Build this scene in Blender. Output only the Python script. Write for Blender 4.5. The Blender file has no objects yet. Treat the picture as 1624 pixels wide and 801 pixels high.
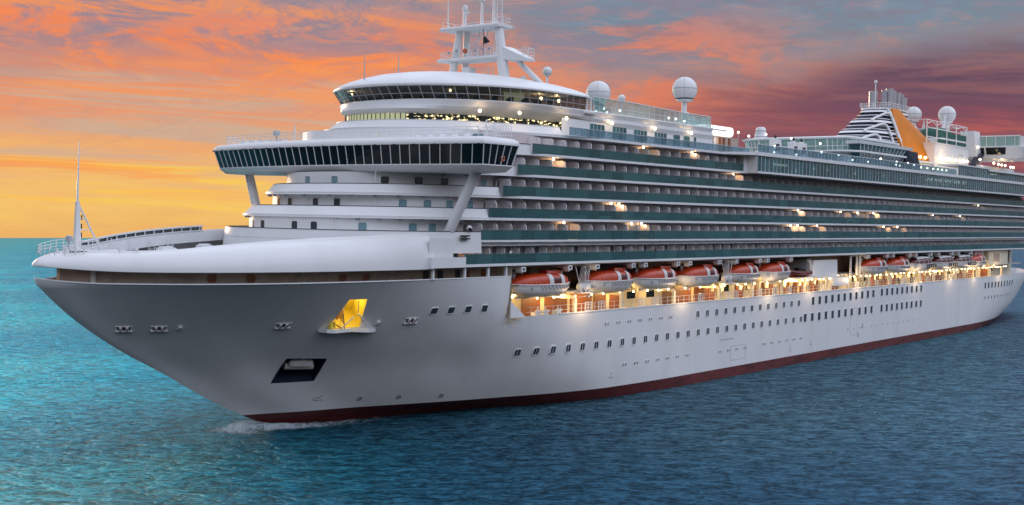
import bpy, bmesh, math, random
from mathutils import Vector, Matrix

SC = bpy.context.scene
COL = SC.collection
random.seed(7)

# ------------------------------------------------------------------ camera
# metres; x runs aft along the ship, y to starboard, z up, origin at the forefoot
TH = math.radians(38.3155)
CAM = Vector((-65.2, -112.2, 23.0))
cam_d = bpy.data.cameras.new('camera')
cam_d.sensor_width = 36.0
cam_d.lens = 42.694
cam_d.shift_y = -0.01755
cam_d.clip_start = 1.0
cam_d.clip_end = 40000.0
cam = bpy.data.objects.new('camera', cam_d)
COL.objects.link(cam)
cam.location = CAM
cam.rotation_euler = (math.radians(90), 0, TH - math.radians(90))
SC.camera = cam
SC.view_settings.view_transform = 'Standard'
SC.view_settings.look = 'None'
SC.view_settings.exposure = 0.0
SC.view_settings.gamma = 1.0
SC.cycles.use_denoising = True
SC.cycles.max_bounces = 6
SC.cycles.diffuse_bounces = 3
SC.cycles.glossy_bounces = 3
SC.cycles.transparent_max_bounces = 8
SC.cycles.caustics_reflective = False
SC.cycles.caustics_refractive = False
SC.cycles.sample_clamp_indirect = 8.0

def lin(r, g, b):
    f = lambda c: (c / 255.0 / 12.92) if c <= 10 else ((c / 255.0 + 0.055) / 1.055) ** 2.4
    return (f(r), f(g), f(b), 1.0)

class NT:
    """small helper to write node trees"""
    def __init__(self, tree):
        self.t = tree; self.n = tree.nodes; self.l = tree.links
    def add(self, typ, **kw):
        nd = self.n.new(typ)
        for k, v in kw.items(): setattr(nd, k, v)
        return nd
    def put(self, sock, v):
        if hasattr(v, 'is_output'): self.l.new(v, sock)
        elif v is not None:
            sock.default_value = v
    def m(self, op, a, b=None, c=None, clamp=False):
        nd = self.add('ShaderNodeMath', operation=op, use_clamp=clamp)
        self.put(nd.inputs[0], a)
        if b is not None: self.put(nd.inputs[1], b)
        if c is not None: self.put(nd.inputs[2], c)
        return nd.outputs[0]
    def mix(self, fac, a, b, typ='MIX'):
        nd = self.add('ShaderNodeMix', data_type='RGBA', blend_type=typ)
        self.put(nd.inputs[0], fac); self.put(nd.inputs[6], a); self.put(nd.inputs[7], b)
        return nd.outputs[2]
    def ramp(self, x, stops, interp='LINEAR'):
        nd = self.add('ShaderNodeValToRGB')
        cr = nd.color_ramp; cr.interpolation = interp
        while len(cr.elements) < len(stops): cr.elements.new(0.5)
        for e, (p, c) in zip(cr.elements, stops):
            e.position = p; e.color = c if len(c) == 4 else (*c, 1.0)
        self.put(nd.inputs[0], x)
        return nd.outputs[0]
    def smooth(self, x, lo, hi, a=0.0, b=1.0):
        nd = self.add('ShaderNodeMapRange', interpolation_type='SMOOTHSTEP')
        self.put(nd.inputs[0], x)
        nd.inputs[1].default_value = lo; nd.inputs[2].default_value = hi
        nd.inputs[3].default_value = a; nd.inputs[4].default_value = b
        return nd.outputs[0]
    def vec(self, x, y, z):
        nd = self.add('ShaderNodeCombineXYZ')
        for i, v in enumerate((x, y, z)): self.put(nd.inputs[i], v)
        return nd.outputs[0]
    def noise(self, v, scale=1.0, detail=4.0, rough=0.55, dist=0.0):
        nd = self.add('ShaderNodeTexNoise')
        self.put(nd.inputs['Vector'], v)
        nd.inputs['Scale'].default_value = scale; nd.inputs['Detail'].default_value = detail
        nd.inputs['Roughness'].default_value = rough; nd.inputs['Distortion'].default_value = dist
        return nd.outputs[0]

# ------------------------------------------------------------------ sky
SUN_AZ = TH + math.radians(34)          # the afterglow stands ahead and to starboard of the ship
world = bpy.data.worlds.new('World'); SC.world = world
world.use_nodes = True
w = NT(world.node_tree); w.n.clear()
tc = w.add('ShaderNodeTexCoord')
sep = w.add('ShaderNodeSeparateXYZ'); w.l.new(tc.outputs['Generated'], sep.inputs[0])
dx, dy, dz = sep.outputs
cth, sth = math.cos(TH), math.sin(TH)
fwd = w.m('ADD', w.m('MULTIPLY', dx, cth), w.m('MULTIPLY', dy, sth))
rgt = w.m('SUBTRACT', w.m('MULTIPLY', dx, sth), w.m('MULTIPLY', dy, cth))
az = w.m('ARCTAN2', rgt, fwd)
U = w.m('ADD', w.m('DIVIDE', az, 0.80), 0.5)
el = w.m('ARCSINE', dz)
V = w.m('DIVIDE', el, 0.19)
# sheets of cloud lit from below: noises stretched along the horizon, warped by one another
def sky_noise(su, sv, seed, detail=6.0, rough=0.6, dist=0.4, slope=0.0):
    vv_ = V if slope == 0 else w.m('ADD', V, w.m('MULTIPLY', U, slope))
    return w.noise(w.vec(w.m('MULTIPLY', U, su), w.m('MULTIPLY', vv_, sv), seed), 1.0, detail, rough, dist)
n_soft = sky_noise(2.4, 2.6, 3.1, 4.0, 0.55, 0.6)
n_streak = sky_noise(3.2, 12.0, 8.7, 7.0, 0.60, 0.8, 0.16)
n_puff = sky_noise(8.0, 5.4, 1.3, 9.0, 0.68, 0.7, 0.2)
n_fine = sky_noise(17.0, 17.0, 40.3, 8.0, 0.70, 0.6, 0.15)
warp = w.m('ADD', w.m('MULTIPLY', w.m('SUBTRACT', n_soft, 0.5), 0.42),
           w.m('ADD', w.m('MULTIPLY', w.m('SUBTRACT', n_streak, 0.5), 0.16), w.m('MULTIPLY', w.m('SUBTRACT', n_puff, 0.5), 0.16)))
Vw = w.m('DIVIDE', w.m('ADD', V, warp), 1.25, clamp=True)
s = 1 / 1.25
left = w.ramp(Vw, [(0.0, lin(236, 178, 104)), (0.12 * s, lin(245, 196, 110)), (0.26 * s, lin(244, 188, 112)),
                   (0.38 * s, lin(238, 172, 116)), (0.48 * s, lin(228, 158, 120)), (0.58 * s, lin(236, 152, 110)), (0.70 * s, lin(248, 144, 86)),
                   (0.84 * s, lin(246, 136, 84)), (0.95 * s, lin(224, 142, 116)), (1.06 * s, lin(172, 148, 150)), (1.0, lin(150, 148, 166))])
right = w.ramp(Vw, [(0.0, lin(180, 92, 86)), (0.28 * s, lin(184, 96, 90)), (0.38 * s, lin(176, 96, 92)),
                    (0.47 * s, lin(172, 98, 96)), (0.54 * s, lin(204, 118, 98)), (0.62 * s, lin(200, 132, 116)), (0.69 * s, lin(166, 136, 134)),
                    (0.80 * s, lin(138, 138, 148)), (0.9 * s, lin(120, 138, 154)), (1.0, lin(122, 140, 160))])
mixu = w.smooth(w.m('ADD', U, w.m('MULTIPLY', w.m('SUBTRACT', n_soft, 0.5), 0.6)), 0.32, 0.70)
base = w.mix(mixu, left, right)
# yellow streaks low on the left, pale grey-beige bars above them
fy = w.m('MULTIPLY', w.smooth(n_streak, 0.48, 0.64), w.m('MULTIPLY', w.smooth(V, 0.04, 0.16), w.smooth(V, 0.50, 0.28)))
fy = w.m('MULTIPLY', fy, w.smooth(U, 0.46, 0.20))
base = w.mix(w.m('MULTIPLY', fy, 0.85), base, lin(253, 206, 84))
n4 = sky_noise(2.6, 10.0, 21.4, 7.0, 0.62, 0.9, 0.18)
fg = w.m('MULTIPLY', w.smooth(n4, 0.48, 0.62), w.m('MULTIPLY', w.smooth(V, 0.10, 0.42), w.smooth(V, 0.82, 0.62)))
fg = w.m('MULTIPLY', fg, w.smooth(U, 0.66, 0.30))
base = w.mix(w.m('MULTIPLY', fg, 0.9), base, lin(206, 174, 150))
# orange streaks between them
n7 = sky_noise(2.2, 9.0, 61.0, 7.0, 0.6, 0.9, 0.2)
fo_ = w.m('MULTIPLY', w.smooth(n7, 0.50, 0.64), w.m('MULTIPLY', w.smooth(V, 0.06, 0.30), w.smooth(U, 0.62, 0.36)))
base = w.mix(w.m('MULTIPLY', fo_, 0.7), base, lin(250, 152, 84))
# broken grey-mauve cloud over the top, with blue showing between
ft = w.m('MULTIPLY', w.smooth(n_puff, 0.43, 0.56), w.smooth(w.m('ADD', V, w.m('MULTIPLY', n_soft, 0.5)), 0.82, 1.14))
base = w.mix(w.m('MULTIPLY', ft, 0.9), base, lin(140, 134, 150))
fb = w.m('MULTIPLY', w.smooth(n_puff, 0.46, 0.36), w.smooth(w.m('ADD', V, w.m('MULTIPLY', n_soft, 0.4)), 0.98, 1.25))
base = w.mix(w.m('MULTIPLY', fb, w.smooth(U, 0.20, 0.75, 0.25, 0.8)), base, lin(128, 146, 166))
# salmon puffs in the middle and right
n8 = sky_noise(6.0, 5.4, 77.0, 9.0, 0.66, 0.7, 0.25)
fs = w.m('MULTIPLY', w.smooth(n8, 0.49, 0.58), w.m('MULTIPLY', w.smooth(V, 0.40, 0.60), w.smooth(V, 1.02, 0.80)))
fs = w.m('MULTIPLY', fs, w.m('MULTIPLY', w.smooth(U, 0.30, 0.48), w.smooth(U, 0.86, 0.66)))
base = w.mix(w.m('MULTIPLY', fs, 0.8), base, lin(230, 132, 98))
# fine mottling of the whole sheet
mot = w.m('MULTIPLY', w.smooth(n_fine, 0.46, 0.68), w.smooth(V, 0.25, 0.75, 0.12, 0.55))
base = w.mix(mot, base, w.mix(mixu, lin(196, 146, 134), lin(140, 122, 132)))
mo2 = w.m('MULTIPLY', w.smooth(n_fine, 0.48, 0.28), w.smooth(V, 0.25, 0.7, 0.08, 0.34))
base = w.mix(mo2, base, w.mix(mixu, lin(255, 166, 104), lin(220, 142, 116)))
# the dark purple bank on the right, its ragged upper edge climbing to the right
edge = w.m('MINIMUM', w.m('ADD', 0.60, w.m('MULTIPLY', w.m('SUBTRACT', U, 0.70), 0.95)), 0.80)
vv = w.m('ADD', V, w.m('ADD', w.m('MULTIPLY', warp, 0.7), w.m('MULTIPLY', w.m('SUBTRACT', n_fine, 0.5), 0.06)))
bank = w.m('MULTIPLY', w.smooth(w.m('SUBTRACT', edge, vv), -0.03, 0.13), w.smooth(w.m('SUBTRACT', vv, 0.32), 0.0, 0.20))
bank = w.m('MULTIPLY', bank, w.smooth(U, 0.63, 0.86))
bank = w.m('MULTIPLY', bank, w.smooth(n_streak, 0.34, 0.60, 0.55, 1.0))
base = w.mix(w.m('MULTIPLY', bank, 0.96), base, w.mix(w.smooth(U, 0.68, 0.92), lin(138, 82, 90), lin(82, 68, 94)))
# red glow under the bank
fr = w.m('MULTIPLY', w.smooth(n_streak, 0.46, 0.60), w.m('MULTIPLY', w.smooth(V, 0.22, 0.34), w.smooth(V, 0.60, 0.42)))
fr = w.m('MULTIPLY', fr, w.smooth(U, 0.58, 0.74))
base = w.mix(w.m('MULTIPLY', fr, 0.6), base, lin(212, 104, 88))
# slate haze of cloud low on the right
n9 = sky_noise(3.0, 6.0, 93.0, 7.0, 0.62, 0.8, 0.2)
fz = w.m('MULTIPLY', w.smooth(n9, 0.40, 0.60, 0.15, 0.75), w.m('MULTIPLY', w.smooth(U, 0.60, 0.78), w.smooth(V, 0.74, 0.58)))
base = w.mix(fz, base, lin(112, 78, 96))
# the rest of the dome: dusk lavender overhead and behind, with soft cloud
nish = w.add('ShaderNodeTexSky', sky_type='NISHITA')
nish.sun_disc = False
nish.sun_elevation = math.radians(2.0)
nish.sun_rotation = math.radians(90) - SUN_AZ
nish_c = w.mix(1.0, nish.outputs[0], (0.06, 0.06, 0.06, 1), 'MULTIPLY')
v5 = w.vec(w.m('MULTIPLY', dx, 2.2), w.m('MULTIPLY', dy, 2.2), w.m('MULTIPLY', dz, 5.0))
n5 = w.noise(v5, 1.0, 4.0, 0.55, 0.3)
dome = w.mix(n5, (0.71, 0.80, 1.03, 1), (0.91, 0.94, 1.11, 1))
# brightest overhead, and brighter towards the clear evening sky abeam and aft than ahead
zen = w.m('SUBTRACT', w.smooth(el, 0.12, 0.46, 0.16, 1.32), w.smooth(el, 0.7, 1.35, 0.0, 0.72))
toward = w.m('ADD', w.m('MULTIPLY', dx, 0.55), w.m('MULTIPLY', dy, -0.83))
dome = w.mix(1.0, dome, w.vec(*[w.m('MULTIPLY', zen, w.smooth(toward, -0.9, 0.9, 0.66, 1.36))] * 3), 'MULTIPLY')
dome = w.mix(1.0, dome, nish_c, 'ADD')
up = w.smooth(el, 0.20, 0.42)
side = w.smooth(w.m('ABSOLUTE', az), 0.50, 0.95)
sky = w.mix(w.m('MAXIMUM', up, side), base, dome)
bg = w.add('ShaderNodeBackground')
w.l.new(sky, bg.inputs[0]); bg.inputs[1].default_value = 1.0
wo = w.add('ShaderNodeOutputWorld'); w.l.new(bg.outputs[0], wo.inputs[0])

# ------------------------------------------------------------------ last light of the sun
sun_d = bpy.data.lights.new('sun', 'SUN')
sun_d.energy = 1.0; sun_d.angle = math.radians(12); sun_d.color = (1.0, 0.72, 0.5)
sun = bpy.data.objects.new('sun', sun_d); COL.objects.link(sun)
sdir = Vector((math.cos(SUN_AZ), math.sin(SUN_AZ), math.tan(math.radians(6))))
sun.rotation_euler = sdir.to_track_quat('Z', 'Y').to_euler()

# ------------------------------------------------------------------ materials
MATS = {}
def material(name, color, rough=0.5, metal=0.0, spec=0.5, var=0.0, vscale=0.3, emit=None, estr=0.0, alpha=1.0, stretch=(1, 1, 1), dark=0.75):
    m = bpy.data.materials.new(name); m.use_nodes = True
    t = NT(m.node_tree)
    b = t.n['Principled BSDF']
    b.inputs['Roughness'].default_value = rough
    b.inputs['Metallic'].default_value = metal
    b.inputs['Specular IOR Level'].default_value = spec
    c = (*color, 1.0) if len(color) == 3 else color
    if var > 0:
        tcn = t.add('ShaderNodeTexCoord')
        mp = t.add('ShaderNodeMapping'); t.l.new(tcn.outputs['Object'], mp.inputs[0])
        mp.inputs['Scale'].default_value = stretch
        n = t.noise(mp.outputs[0], vscale, 5.0, 0.6)
        f = t.smooth(n, 0.42, 0.72)
        cc = t.mix(t.m('MULTIPLY', f, var), c, (c[0] * dark, c[1] * dark, c[2] * dark, 1))
        t.l.new(cc, b.inputs['Base Color'])
        t.l.new(t.smooth(n, 0.3, 0.7, rough * 0.85, min(1, rough * 1.2)), b.inputs['Roughness'])
    else:
        b.inputs['Base Color'].default_value = c
    if emit:
        b.inputs['Emission Color'].default_value = (*emit, 1.0)
        b.inputs['Emission Strength'].default_value = estr
    if alpha < 1.0:
        b.inputs['Alpha'].default_value = alpha
    MATS[name] = m
    return m

WHITE = material('white_ship_paint', (0.80, 0.80, 0.80), 0.38, var=0.5, vscale=0.25, stretch=(1, 1, 0.25), dark=0.90)
HULL = material('white_hull_paint', (0.80, 0.80, 0.80), 0.36, spec=0.3, var=0.7, vscale=0.16, stretch=(1, 1, 0.18), dark=0.88)
def hull_detail(m):
    # plate seams and slight oil-canning, rust weeps
    t = NT(m.node_tree); b = t.n['Principled BSDF']
    tcn = t.add('ShaderNodeTexCoord')
    mp = t.add('ShaderNodeMapping'); t.l.new(tcn.outputs['Object'], mp.inputs[0])
    mp.inputs['Rotation'].default_value = (math.radians(90), 0, 0)
    br = t.add('ShaderNodeTexBrick'); t.l.new(mp.outputs[0], br.inputs['Vector'])
    br.inputs['Scale'].default_value = 1.0
    br.inputs['Mortar Size'].default_value = 0.03; br.inputs['Mortar Smooth'].default_value = 1.0
    br.inputs['Brick Width'].default_value = 9.0; br.inputs['Row Height'].default_value = 2.4
    n = t.noise(tcn.outputs['Object'], 0.35, 3.0, 0.5)
    h = t.m('SUBTRACT', t.m('MULTIPLY', n, 0.6), t.m('MULTIPLY', br.outputs['Fac'], 0.10))
    bu = t.add('ShaderNodeBump'); bu.inputs['Strength'].default_value = 0.12; bu.inputs['Distance'].default_value = 0.12
    t.l.new(h, bu.inputs['Height']); t.l.new(bu.outputs[0], b.inputs['Normal'])
    mp2 = t.add('ShaderNodeMapping'); t.l.new(tcn.outputs['Object'], mp2.inputs[0])
    mp2.inputs['Scale'].default_value = (1.3, 1.3, 0.10)
    st = t.smooth(t.noise(mp2.outputs[0], 0.8, 5.0, 0.65), 0.60, 0.80)
    old = b.inputs['Base Color'].links[0].from_socket
    t.l.new(t.mix(t.m('MULTIPLY', st, 0.16), old, (0.42, 0.33, 0.26, 1)), b.inputs['Base Color'])
hull_detail(HULL)
RED = material('antifouling_red', (0.125, 0.016, 0.013), 0.6, var=0.9, vscale=0.5, stretch=(0.3, 0.3, 1.5), dark=0.35)
SOFFIT = material('warm_grey_deckhead_paint', (0.62, 0.58, 0.54), 0.5, var=0.5, vscale=0.5, dark=0.8)  # mottled warm grey for deckheads and fittings
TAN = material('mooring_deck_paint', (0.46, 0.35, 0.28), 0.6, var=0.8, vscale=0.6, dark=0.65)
DECK = material('deck_covering', (0.30, 0.33, 0.36), 0.7, var=0.6, vscale=0.4)
CABIN = material('cabin_wall_paint', (0.66, 0.56, 0.57), 0.6, var=0.4, vscale=0.5)
PALE = material('balcony_partition', (0.82, 0.77, 0.79), 0.45)
GREY = material('grey_steel_paint', (0.42, 0.45, 0.48), 0.5, var=0.4, vscale=1.0)
DARK = material('dark_recess', (0.03, 0.03, 0.035), 0.7)
NAVY = material('dark_navy_paint', (0.012, 0.016, 0.035), 0.5)
BLACK = material('black_rubber', (0.015, 0.015, 0.016), 0.6)
GLASSD = material('dark_bridge_glass', (0.006, 0.010, 0.011), 0.06, spec=0.28)
GLASSP = material('grey_window_glass', (0.045, 0.06, 0.07), 0.08, spec=0.6)
GLASSB = material('sky_blue_window_glass', (0.20, 0.33, 0.38), 0.12, spec=0.6)
DOORG = material('balcony_door_glass', (0.13, 0.11, 0.12), 0.1, spec=0.6)
WOODM = material('varnished_door_wood', (0.26, 0.075, 0.022), 0.45, var=0.8, vscale=1.2, stretch=(6, 6, 0.4), dark=0.5)
BAYSHADE = material('boat_bay_shade_brown', (0.12, 0.075, 0.055), 0.6, var=0.6, vscale=0.6, dark=0.6)  # shade of the upper boat bay put into the colour
CREAM = material('cream_promenade_paint', (0.74, 0.66, 0.50), 0.5, var=0.4, vscale=0.6)
ORANGE = material('orange_funnel_paint', (0.72, 0.215, 0.004), 0.5, spec=0.15, var=0.5, vscale=0.2, dark=0.75)
REDB = material('lifeboat_red', (0.50, 0.050, 0.012), 0.35, var=0.5, vscale=0.8, dark=0.7)
MAROON = material('lifeboat_window', (0.10, 0.014, 0.012), 0.2)
BOATW = material('lifeboat_white', (0.68, 0.67, 0.66), 0.4, var=0.5, vscale=0.9, dark=0.82)
YELLOW = material('yellow_door_paint', (0.85, 0.68, 0.10), 0.5)
CURTAIN = material('balcony_curtain', (0.62, 0.52, 0.46), 0.8)
FRAMET = material('balustrade_frame_paint', (0.10, 0.15, 0.15), 0.5)
ENCL = material('pale_green_wall', (0.50, 0.62, 0.57), 0.5)
RADOME = material('radome_white', (0.80, 0.79, 0.78), 0.5, var=0.3, vscale=0.6, dark=0.92)
GREENT = material('green_court_canopy', (0.015, 0.10, 0.07), 0.6)
STEEL = material('funnel_pipe_steel', (0.55, 0.52, 0.55), 0.3, metal=0.6)
LAMP = material('warm_lamp_globe', (1, 0.9, 0.7), 0.4, emit=(1.0, 0.78, 0.46), estr=9.0)
LAMPW = material('white_lamp_globe', (1, 1, 1), 0.4, emit=(1.0, 0.93, 0.78), estr=8.0)
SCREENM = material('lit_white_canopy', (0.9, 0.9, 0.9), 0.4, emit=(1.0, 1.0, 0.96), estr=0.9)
ROPE = material('grey_rope', (0.28, 0.28, 0.32), 0.8)

def glass_mat(name, color, rough, seed_step, transp, dark=0.45):
    """tinted balustrade glass: coated, partly see-through, each pane a little different"""
    m = bpy.data.materials.new(name); m.use_nodes = True
    t = NT(m.node_tree); b = t.n['Principled BSDF']
    tcn = t.add('ShaderNodeTexCoord'); sp = t.add('ShaderNodeSeparateXYZ'); t.l.new(tcn.outputs['Object'], sp.inputs[0])
    k = t.m('FLOOR', t.m('DIVIDE', sp.outputs[0], seed_step))
    wn = t.add('ShaderNodeTexWhiteNoise', noise_dimensions='2D')
    t.l.new(t.vec(k, t.m('FLOOR', t.m('DIVIDE', sp.outputs[2], 2.0)), 0.0), wn.inputs['Vector'])
    c = t.mix(wn.outputs['Value'], (*[q * dark for q in color], 1), (*[q * 1.35 for q in color], 1))
    t.l.new(c, b.inputs['Base Color'])
    b.inputs['Roughness'].default_value = rough
    tr = t.add('ShaderNodeBsdfTransparent'); tr.inputs[0].default_value = (*[min(1, 0.50 + q * 1.3) for q in color], 1)
    mx = t.add('ShaderNodeMixShader'); mx.inputs[0].default_value = transp
    t.l.new(b.outputs[0], mx.inputs[1]); t.l.new(tr.outputs[0], mx.inputs[2])
    t.l.new(mx.outputs[0], t.n['Material Output'].inputs[0])
    return m
TEAL = glass_mat('teal_balcony_glass', (0.050, 0.135, 0.138), 0.18, 2.9, 0.26, 0.8)
GALG = glass_mat('teal_gallery_glass', (0.045, 0.15, 0.17), 0.10, 1.2, 0.25, 0.6)
MINT = glass_mat('pale_mint_screen_glass', (0.34, 0.56, 0.49), 0.12, 1.4, 0.30, 0.75)
RAILG = glass_mat('blue_rail_glass', (0.16, 0.27, 0.32), 0.12, 1.3, 0.50, 0.75)
LOUNGEG = glass_mat('lounge_window_glass', (0.035, 0.045, 0.042), 0.05, 1.5, 0.50, 0.7)

def lit_glass(name, color, lit, scale, lo, strength):
    """window with lamps on inside: a dark pane that gives off light where the ceiling lights are"""
    m = bpy.data.materials.new(name); m.use_nodes = True
    t = NT(m.node_tree); b = t.n['Principled BSDF']
    b.inputs['Base Color'].default_value = (*color, 1); b.inputs['Roughness'].default_value = 0.15; b.inputs['Specular IOR Level'].default_value = 0.25
    tcn = t.add('ShaderNodeTexCoord')
    gm = t.add('ShaderNodeNewGeometry')
    mp = t.add('ShaderNodeMapping'); t.l.new(gm.outputs['Position'], mp.inputs[0])
    mp.inputs['Scale'].default_value = (1.0, 1.0, 2.6)
    n = t.noise(mp.outputs[0], scale, 2.0, 0.5)
    f = t.smooth(n, lo, lo + 0.05)
    b.inputs['Emission Color'].default_value = (*lit, 1)
    t.l.new(t.m('MULTIPLY', f, strength), b.inputs['Emission Strength'])
    return m
LITWIN = lit_glass('lit_lounge_window', (0.03, 0.04, 0.035), (1.0, 0.82, 0.42), 1.5, 0.54, 1.6)
LITPALE = lit_glass('pale_lit_lounge_window', (0.16, 0.18, 0.12), (0.84, 0.86, 0.50), 0.4, 0.05, 0.45)

# ------------------------------------------------------------------ mesh building
class MB:
    def __init__(self):
        self.v = []; self.f = []; self.mi = []; self.cur = 0
    def vert(self, p): self.v.append(tuple(p)); return len(self.v) - 1
    def face(self, idx): self.f.append(tuple(idx)); self.mi.append(self.cur)
    def poly(self, pts): self.face([self.vert(p) for p in pts])
    def box(self, x0, x1, y0, y1, z0, z1):
        i = [self.vert(p) for p in ((x0, y0, z0), (x1, y0, z0), (x1, y1, z0), (x0, y1, z0), (x0, y0, z1), (x1, y0, z1), (x1, y1, z1), (x0, y1, z1))]
        for q in ((0, 3, 2, 1), (4, 5, 6, 7), (0, 1, 5, 4), (1, 2, 6, 5), (2, 3, 7, 6), (3, 0, 4, 7)):
            self.face([i[k] for k in q])
    def loft(self, rings, closed=False, cap0=False, cap1=False):
        n = len(rings[0]); ids = [[self.vert(p) for p in r] for r in rings]
        for a, b in zip(ids, ids[1:]):
            for k in range(n if closed else n - 1):
                k2 = (k + 1) % n
                self.face((a[k], a[k2], b[k2], b[k]))
        if cap0: self.face(ids[0][::-1])
        if cap1: self.face(ids[-1])
    def prism(self, pts2, z0, z1):
        self.loft([[(x, y, z0) for x, y in pts2], [(x, y, z1) for x, y in pts2]], True, True, True)
    def tube(self, path, r, n=8, r2=None, cap=True):
        path = [Vector(p) for p in path]; rings = []
        m = len(path)
        for i, p in enumerate(path):
            d = (path[min(i + 1, m - 1)] - path[max(i - 1, 0)]).normalized()
            a = Vector((0, 0, 1)) if abs(d.z) < 0.9 else Vector((1, 0, 0))
            u = d.cross(a).normalized(); v = d.cross(u)
            rr = r if r2 is None else r + (r2 - r) * i / (m - 1)
            rings.append([p + u * (rr * math.cos(2 * math.pi * k / n)) + v * (rr * math.sin(2 * math.pi * k / n)) for k in range(n)])
        self.loft(rings, True, cap, cap)
    def lathe(self, prof, c=(0, 0, 0), n=24):
        cx_, cy_, cz_ = c
        rings = [[(cx_ + max(r, 1e-3) * math.cos(2 * math.pi * k / n), cy_ + max(r, 1e-3) * math.sin(2 * math.pi * k / n), cz_ + z) for k in range(n)] for r, z in prof]
        self.loft(rings, True, True, True)
    def ball(self, c, r, n=14):
        self.lathe([(r * math.sin(math.pi * i / (n // 2)), -r * math.cos(math.pi * i / (n // 2))) for i in range(n // 2 + 1)], c, n)
    def build(self, name, mats, parent=None, smooth=True, angle=35, weld=False):
        me = bpy.data.meshes.new(name)
        me.from_pydata(self.v, [], self.f)
        if not isinstance(mats, (list, tuple)): mats = [mats]
        for m in mats: me.materials.append(m)
        if len(mats) > 1: me.polygons.foreach_set('material_index', self.mi)
        bm = bmesh.new(); bm.from_mesh(me)
        if weld: bmesh.ops.remove_doubles(bm, verts=bm.verts, dist=0.002)
        bmesh.ops.recalc_face_normals(bm, faces=bm.faces)
        bm.to_mesh(me); bm.free()
        if smooth:
            me.polygons.foreach_set('use_smooth', [True] * len(me.polygons))
            me.set_sharp_from_angle(angle=math.radians(angle))
        me.update()
        o = bpy.data.objects.new(name, me); COL.objects.link(o)
        if parent: o.parent = parent
        return o

def copy_obj(o, parent=None, matrix=None):
    c = o.copy(); COL.objects.link(c)
    if parent is not None: c.parent = parent
    if matrix is not None: c.matrix_local = matrix
    return c

def tag(o, label=None, cat=None, group=None, kind=None):
    if label: o['label'] = label
    if cat: o['category'] = cat
    if group: o['group'] = group
    if kind: o['kind'] = kind
    return o

PHI = 0.0236                                  # the ship lists a little to port
RX = Matrix.Rotation(PHI, 4, 'X')
def thing(name, loc, rz=0.0, listed=True):
    o = bpy.data.objects.new(name, None); COL.objects.link(o)
    o.empty_display_size = 0.5
    o.matrix_world = (RX if listed else Matrix.Identity(4)) @ Matrix.Translation(loc) @ Matrix.Rotation(rz, 4, 'Z')
    return o

def point_light(loc, watts, color=(1.0, 0.70, 0.36), radius=0.12, parent=None, name='lamp_light'):
    d = bpy.data.lights.new(name, 'POINT'); d.energy = watts; d.color = color; d.shadow_soft_size = radius
    o = bpy.data.objects.new(name, d); COL.objects.link(o); o.location = loc
    if parent: o.parent = parent
    return o

# ------------------------------------------------------------------ plan curves of the decks
def plan(Xa, L, b, n, xe, N=56):
    """outline of a deck: straight side, rounded front, straight side (port end first)"""
    pts = [(xe, -b)]
    for i in range(N + 1):
        t = -math.pi / 2 + math.pi * i / N
        t = math.asin(max(-1, min(1, math.sin(t))))
        sy = math.sin(t); cy = max(0.0, math.cos(t))
        pts.append((Xa - L * cy ** (2 / n), b * math.copysign(abs(sy) ** (2 / n), sy)))
    pts.append((xe, b))
    return pts
def plan_normal(P, X, Y):
    Xa, L, b, n = P[:4]
    if X >= Xa: return Vector((0, math.copysign(1, Y), 0))
    nx = -(max(0, (Xa - X) / L)) ** (n - 1) / L
    ny = math.copysign((abs(Y) / b) ** (n - 1) / b, Y)
    return Vector((nx, ny, 0)).normalized()
def at_z(pts, z): return [(x, y, z) for x, y in pts]

def frame_matrix(pos, nrm, up=Vector((0, 0, 1))):
    n = nrm.normalized(); t = n.cross(up).normalized(); u = t.cross(n)
    m = Matrix((( t.x, n.x, u.x, pos[0]), (t.y, n.y, u.y, pos[1]), (t.z, n.z, u.z, pos[2]), (0, 0, 0, 1)))
    return m

WIN = {}
def window_mesh(w_, h_, r, frame_m, glass_m, fr=0.07, slant=0.0, bars=0):
    key = (w_, h_, r, frame_m.name, glass_m.name, fr, slant, bars)
    if key in WIN: return WIN[key]
    def outline(ex):
        W, H, R = w_ / 2 + ex, h_ / 2 + ex, r + ex
        pts = []
        for cx_, cz_, a0 in ((W - R, H - R, 0), (-W + R, H - R, 90), (-W + R, -H + R, 180), (W - R, -H + R, 270)):
            for k in range(5):
                a = math.radians(a0 + k * 22.5)
                x, z = cx_ + R * math.cos(a), cz_ + R * math.sin(a)
                pts.append((x + slant * z, z))
        return pts
    b = MB()
    o, i = outline(fr), outline(0)
    b.loft([[(x, -0.10, z) for x, z in o], [(x, 0.05, z) for x, z in o], [(x, 0.05, z) for x, z in i], [(x, 0.012, z) for x, z in i]], True)
    b.cur = 1
    b.poly([(x, 0.014, z) for x, z in i])
    b.cur = 0
    for k in range(bars):
        x = -w_ / 2 + w_ * (k + 1) / (bars + 1)
        b.box(x - 0.03, x + 0.03, -0.05, 0.04, -h_ / 2, h_ / 2)
    ob = b.build('window', [frame_m, glass_m], None, True, 30)
    WIN[key] = ob.data
    bpy.data.objects.remove(ob)
    return WIN[key]
def put_window(name, mesh, pos, nrm, parent, up=Vector((0, 0, 1))):
    o = bpy.data.objects.new(name, mesh); COL.objects.link(o); o.parent = parent
    o.matrix_local = frame_matrix(pos, nrm, up)
    return o

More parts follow.
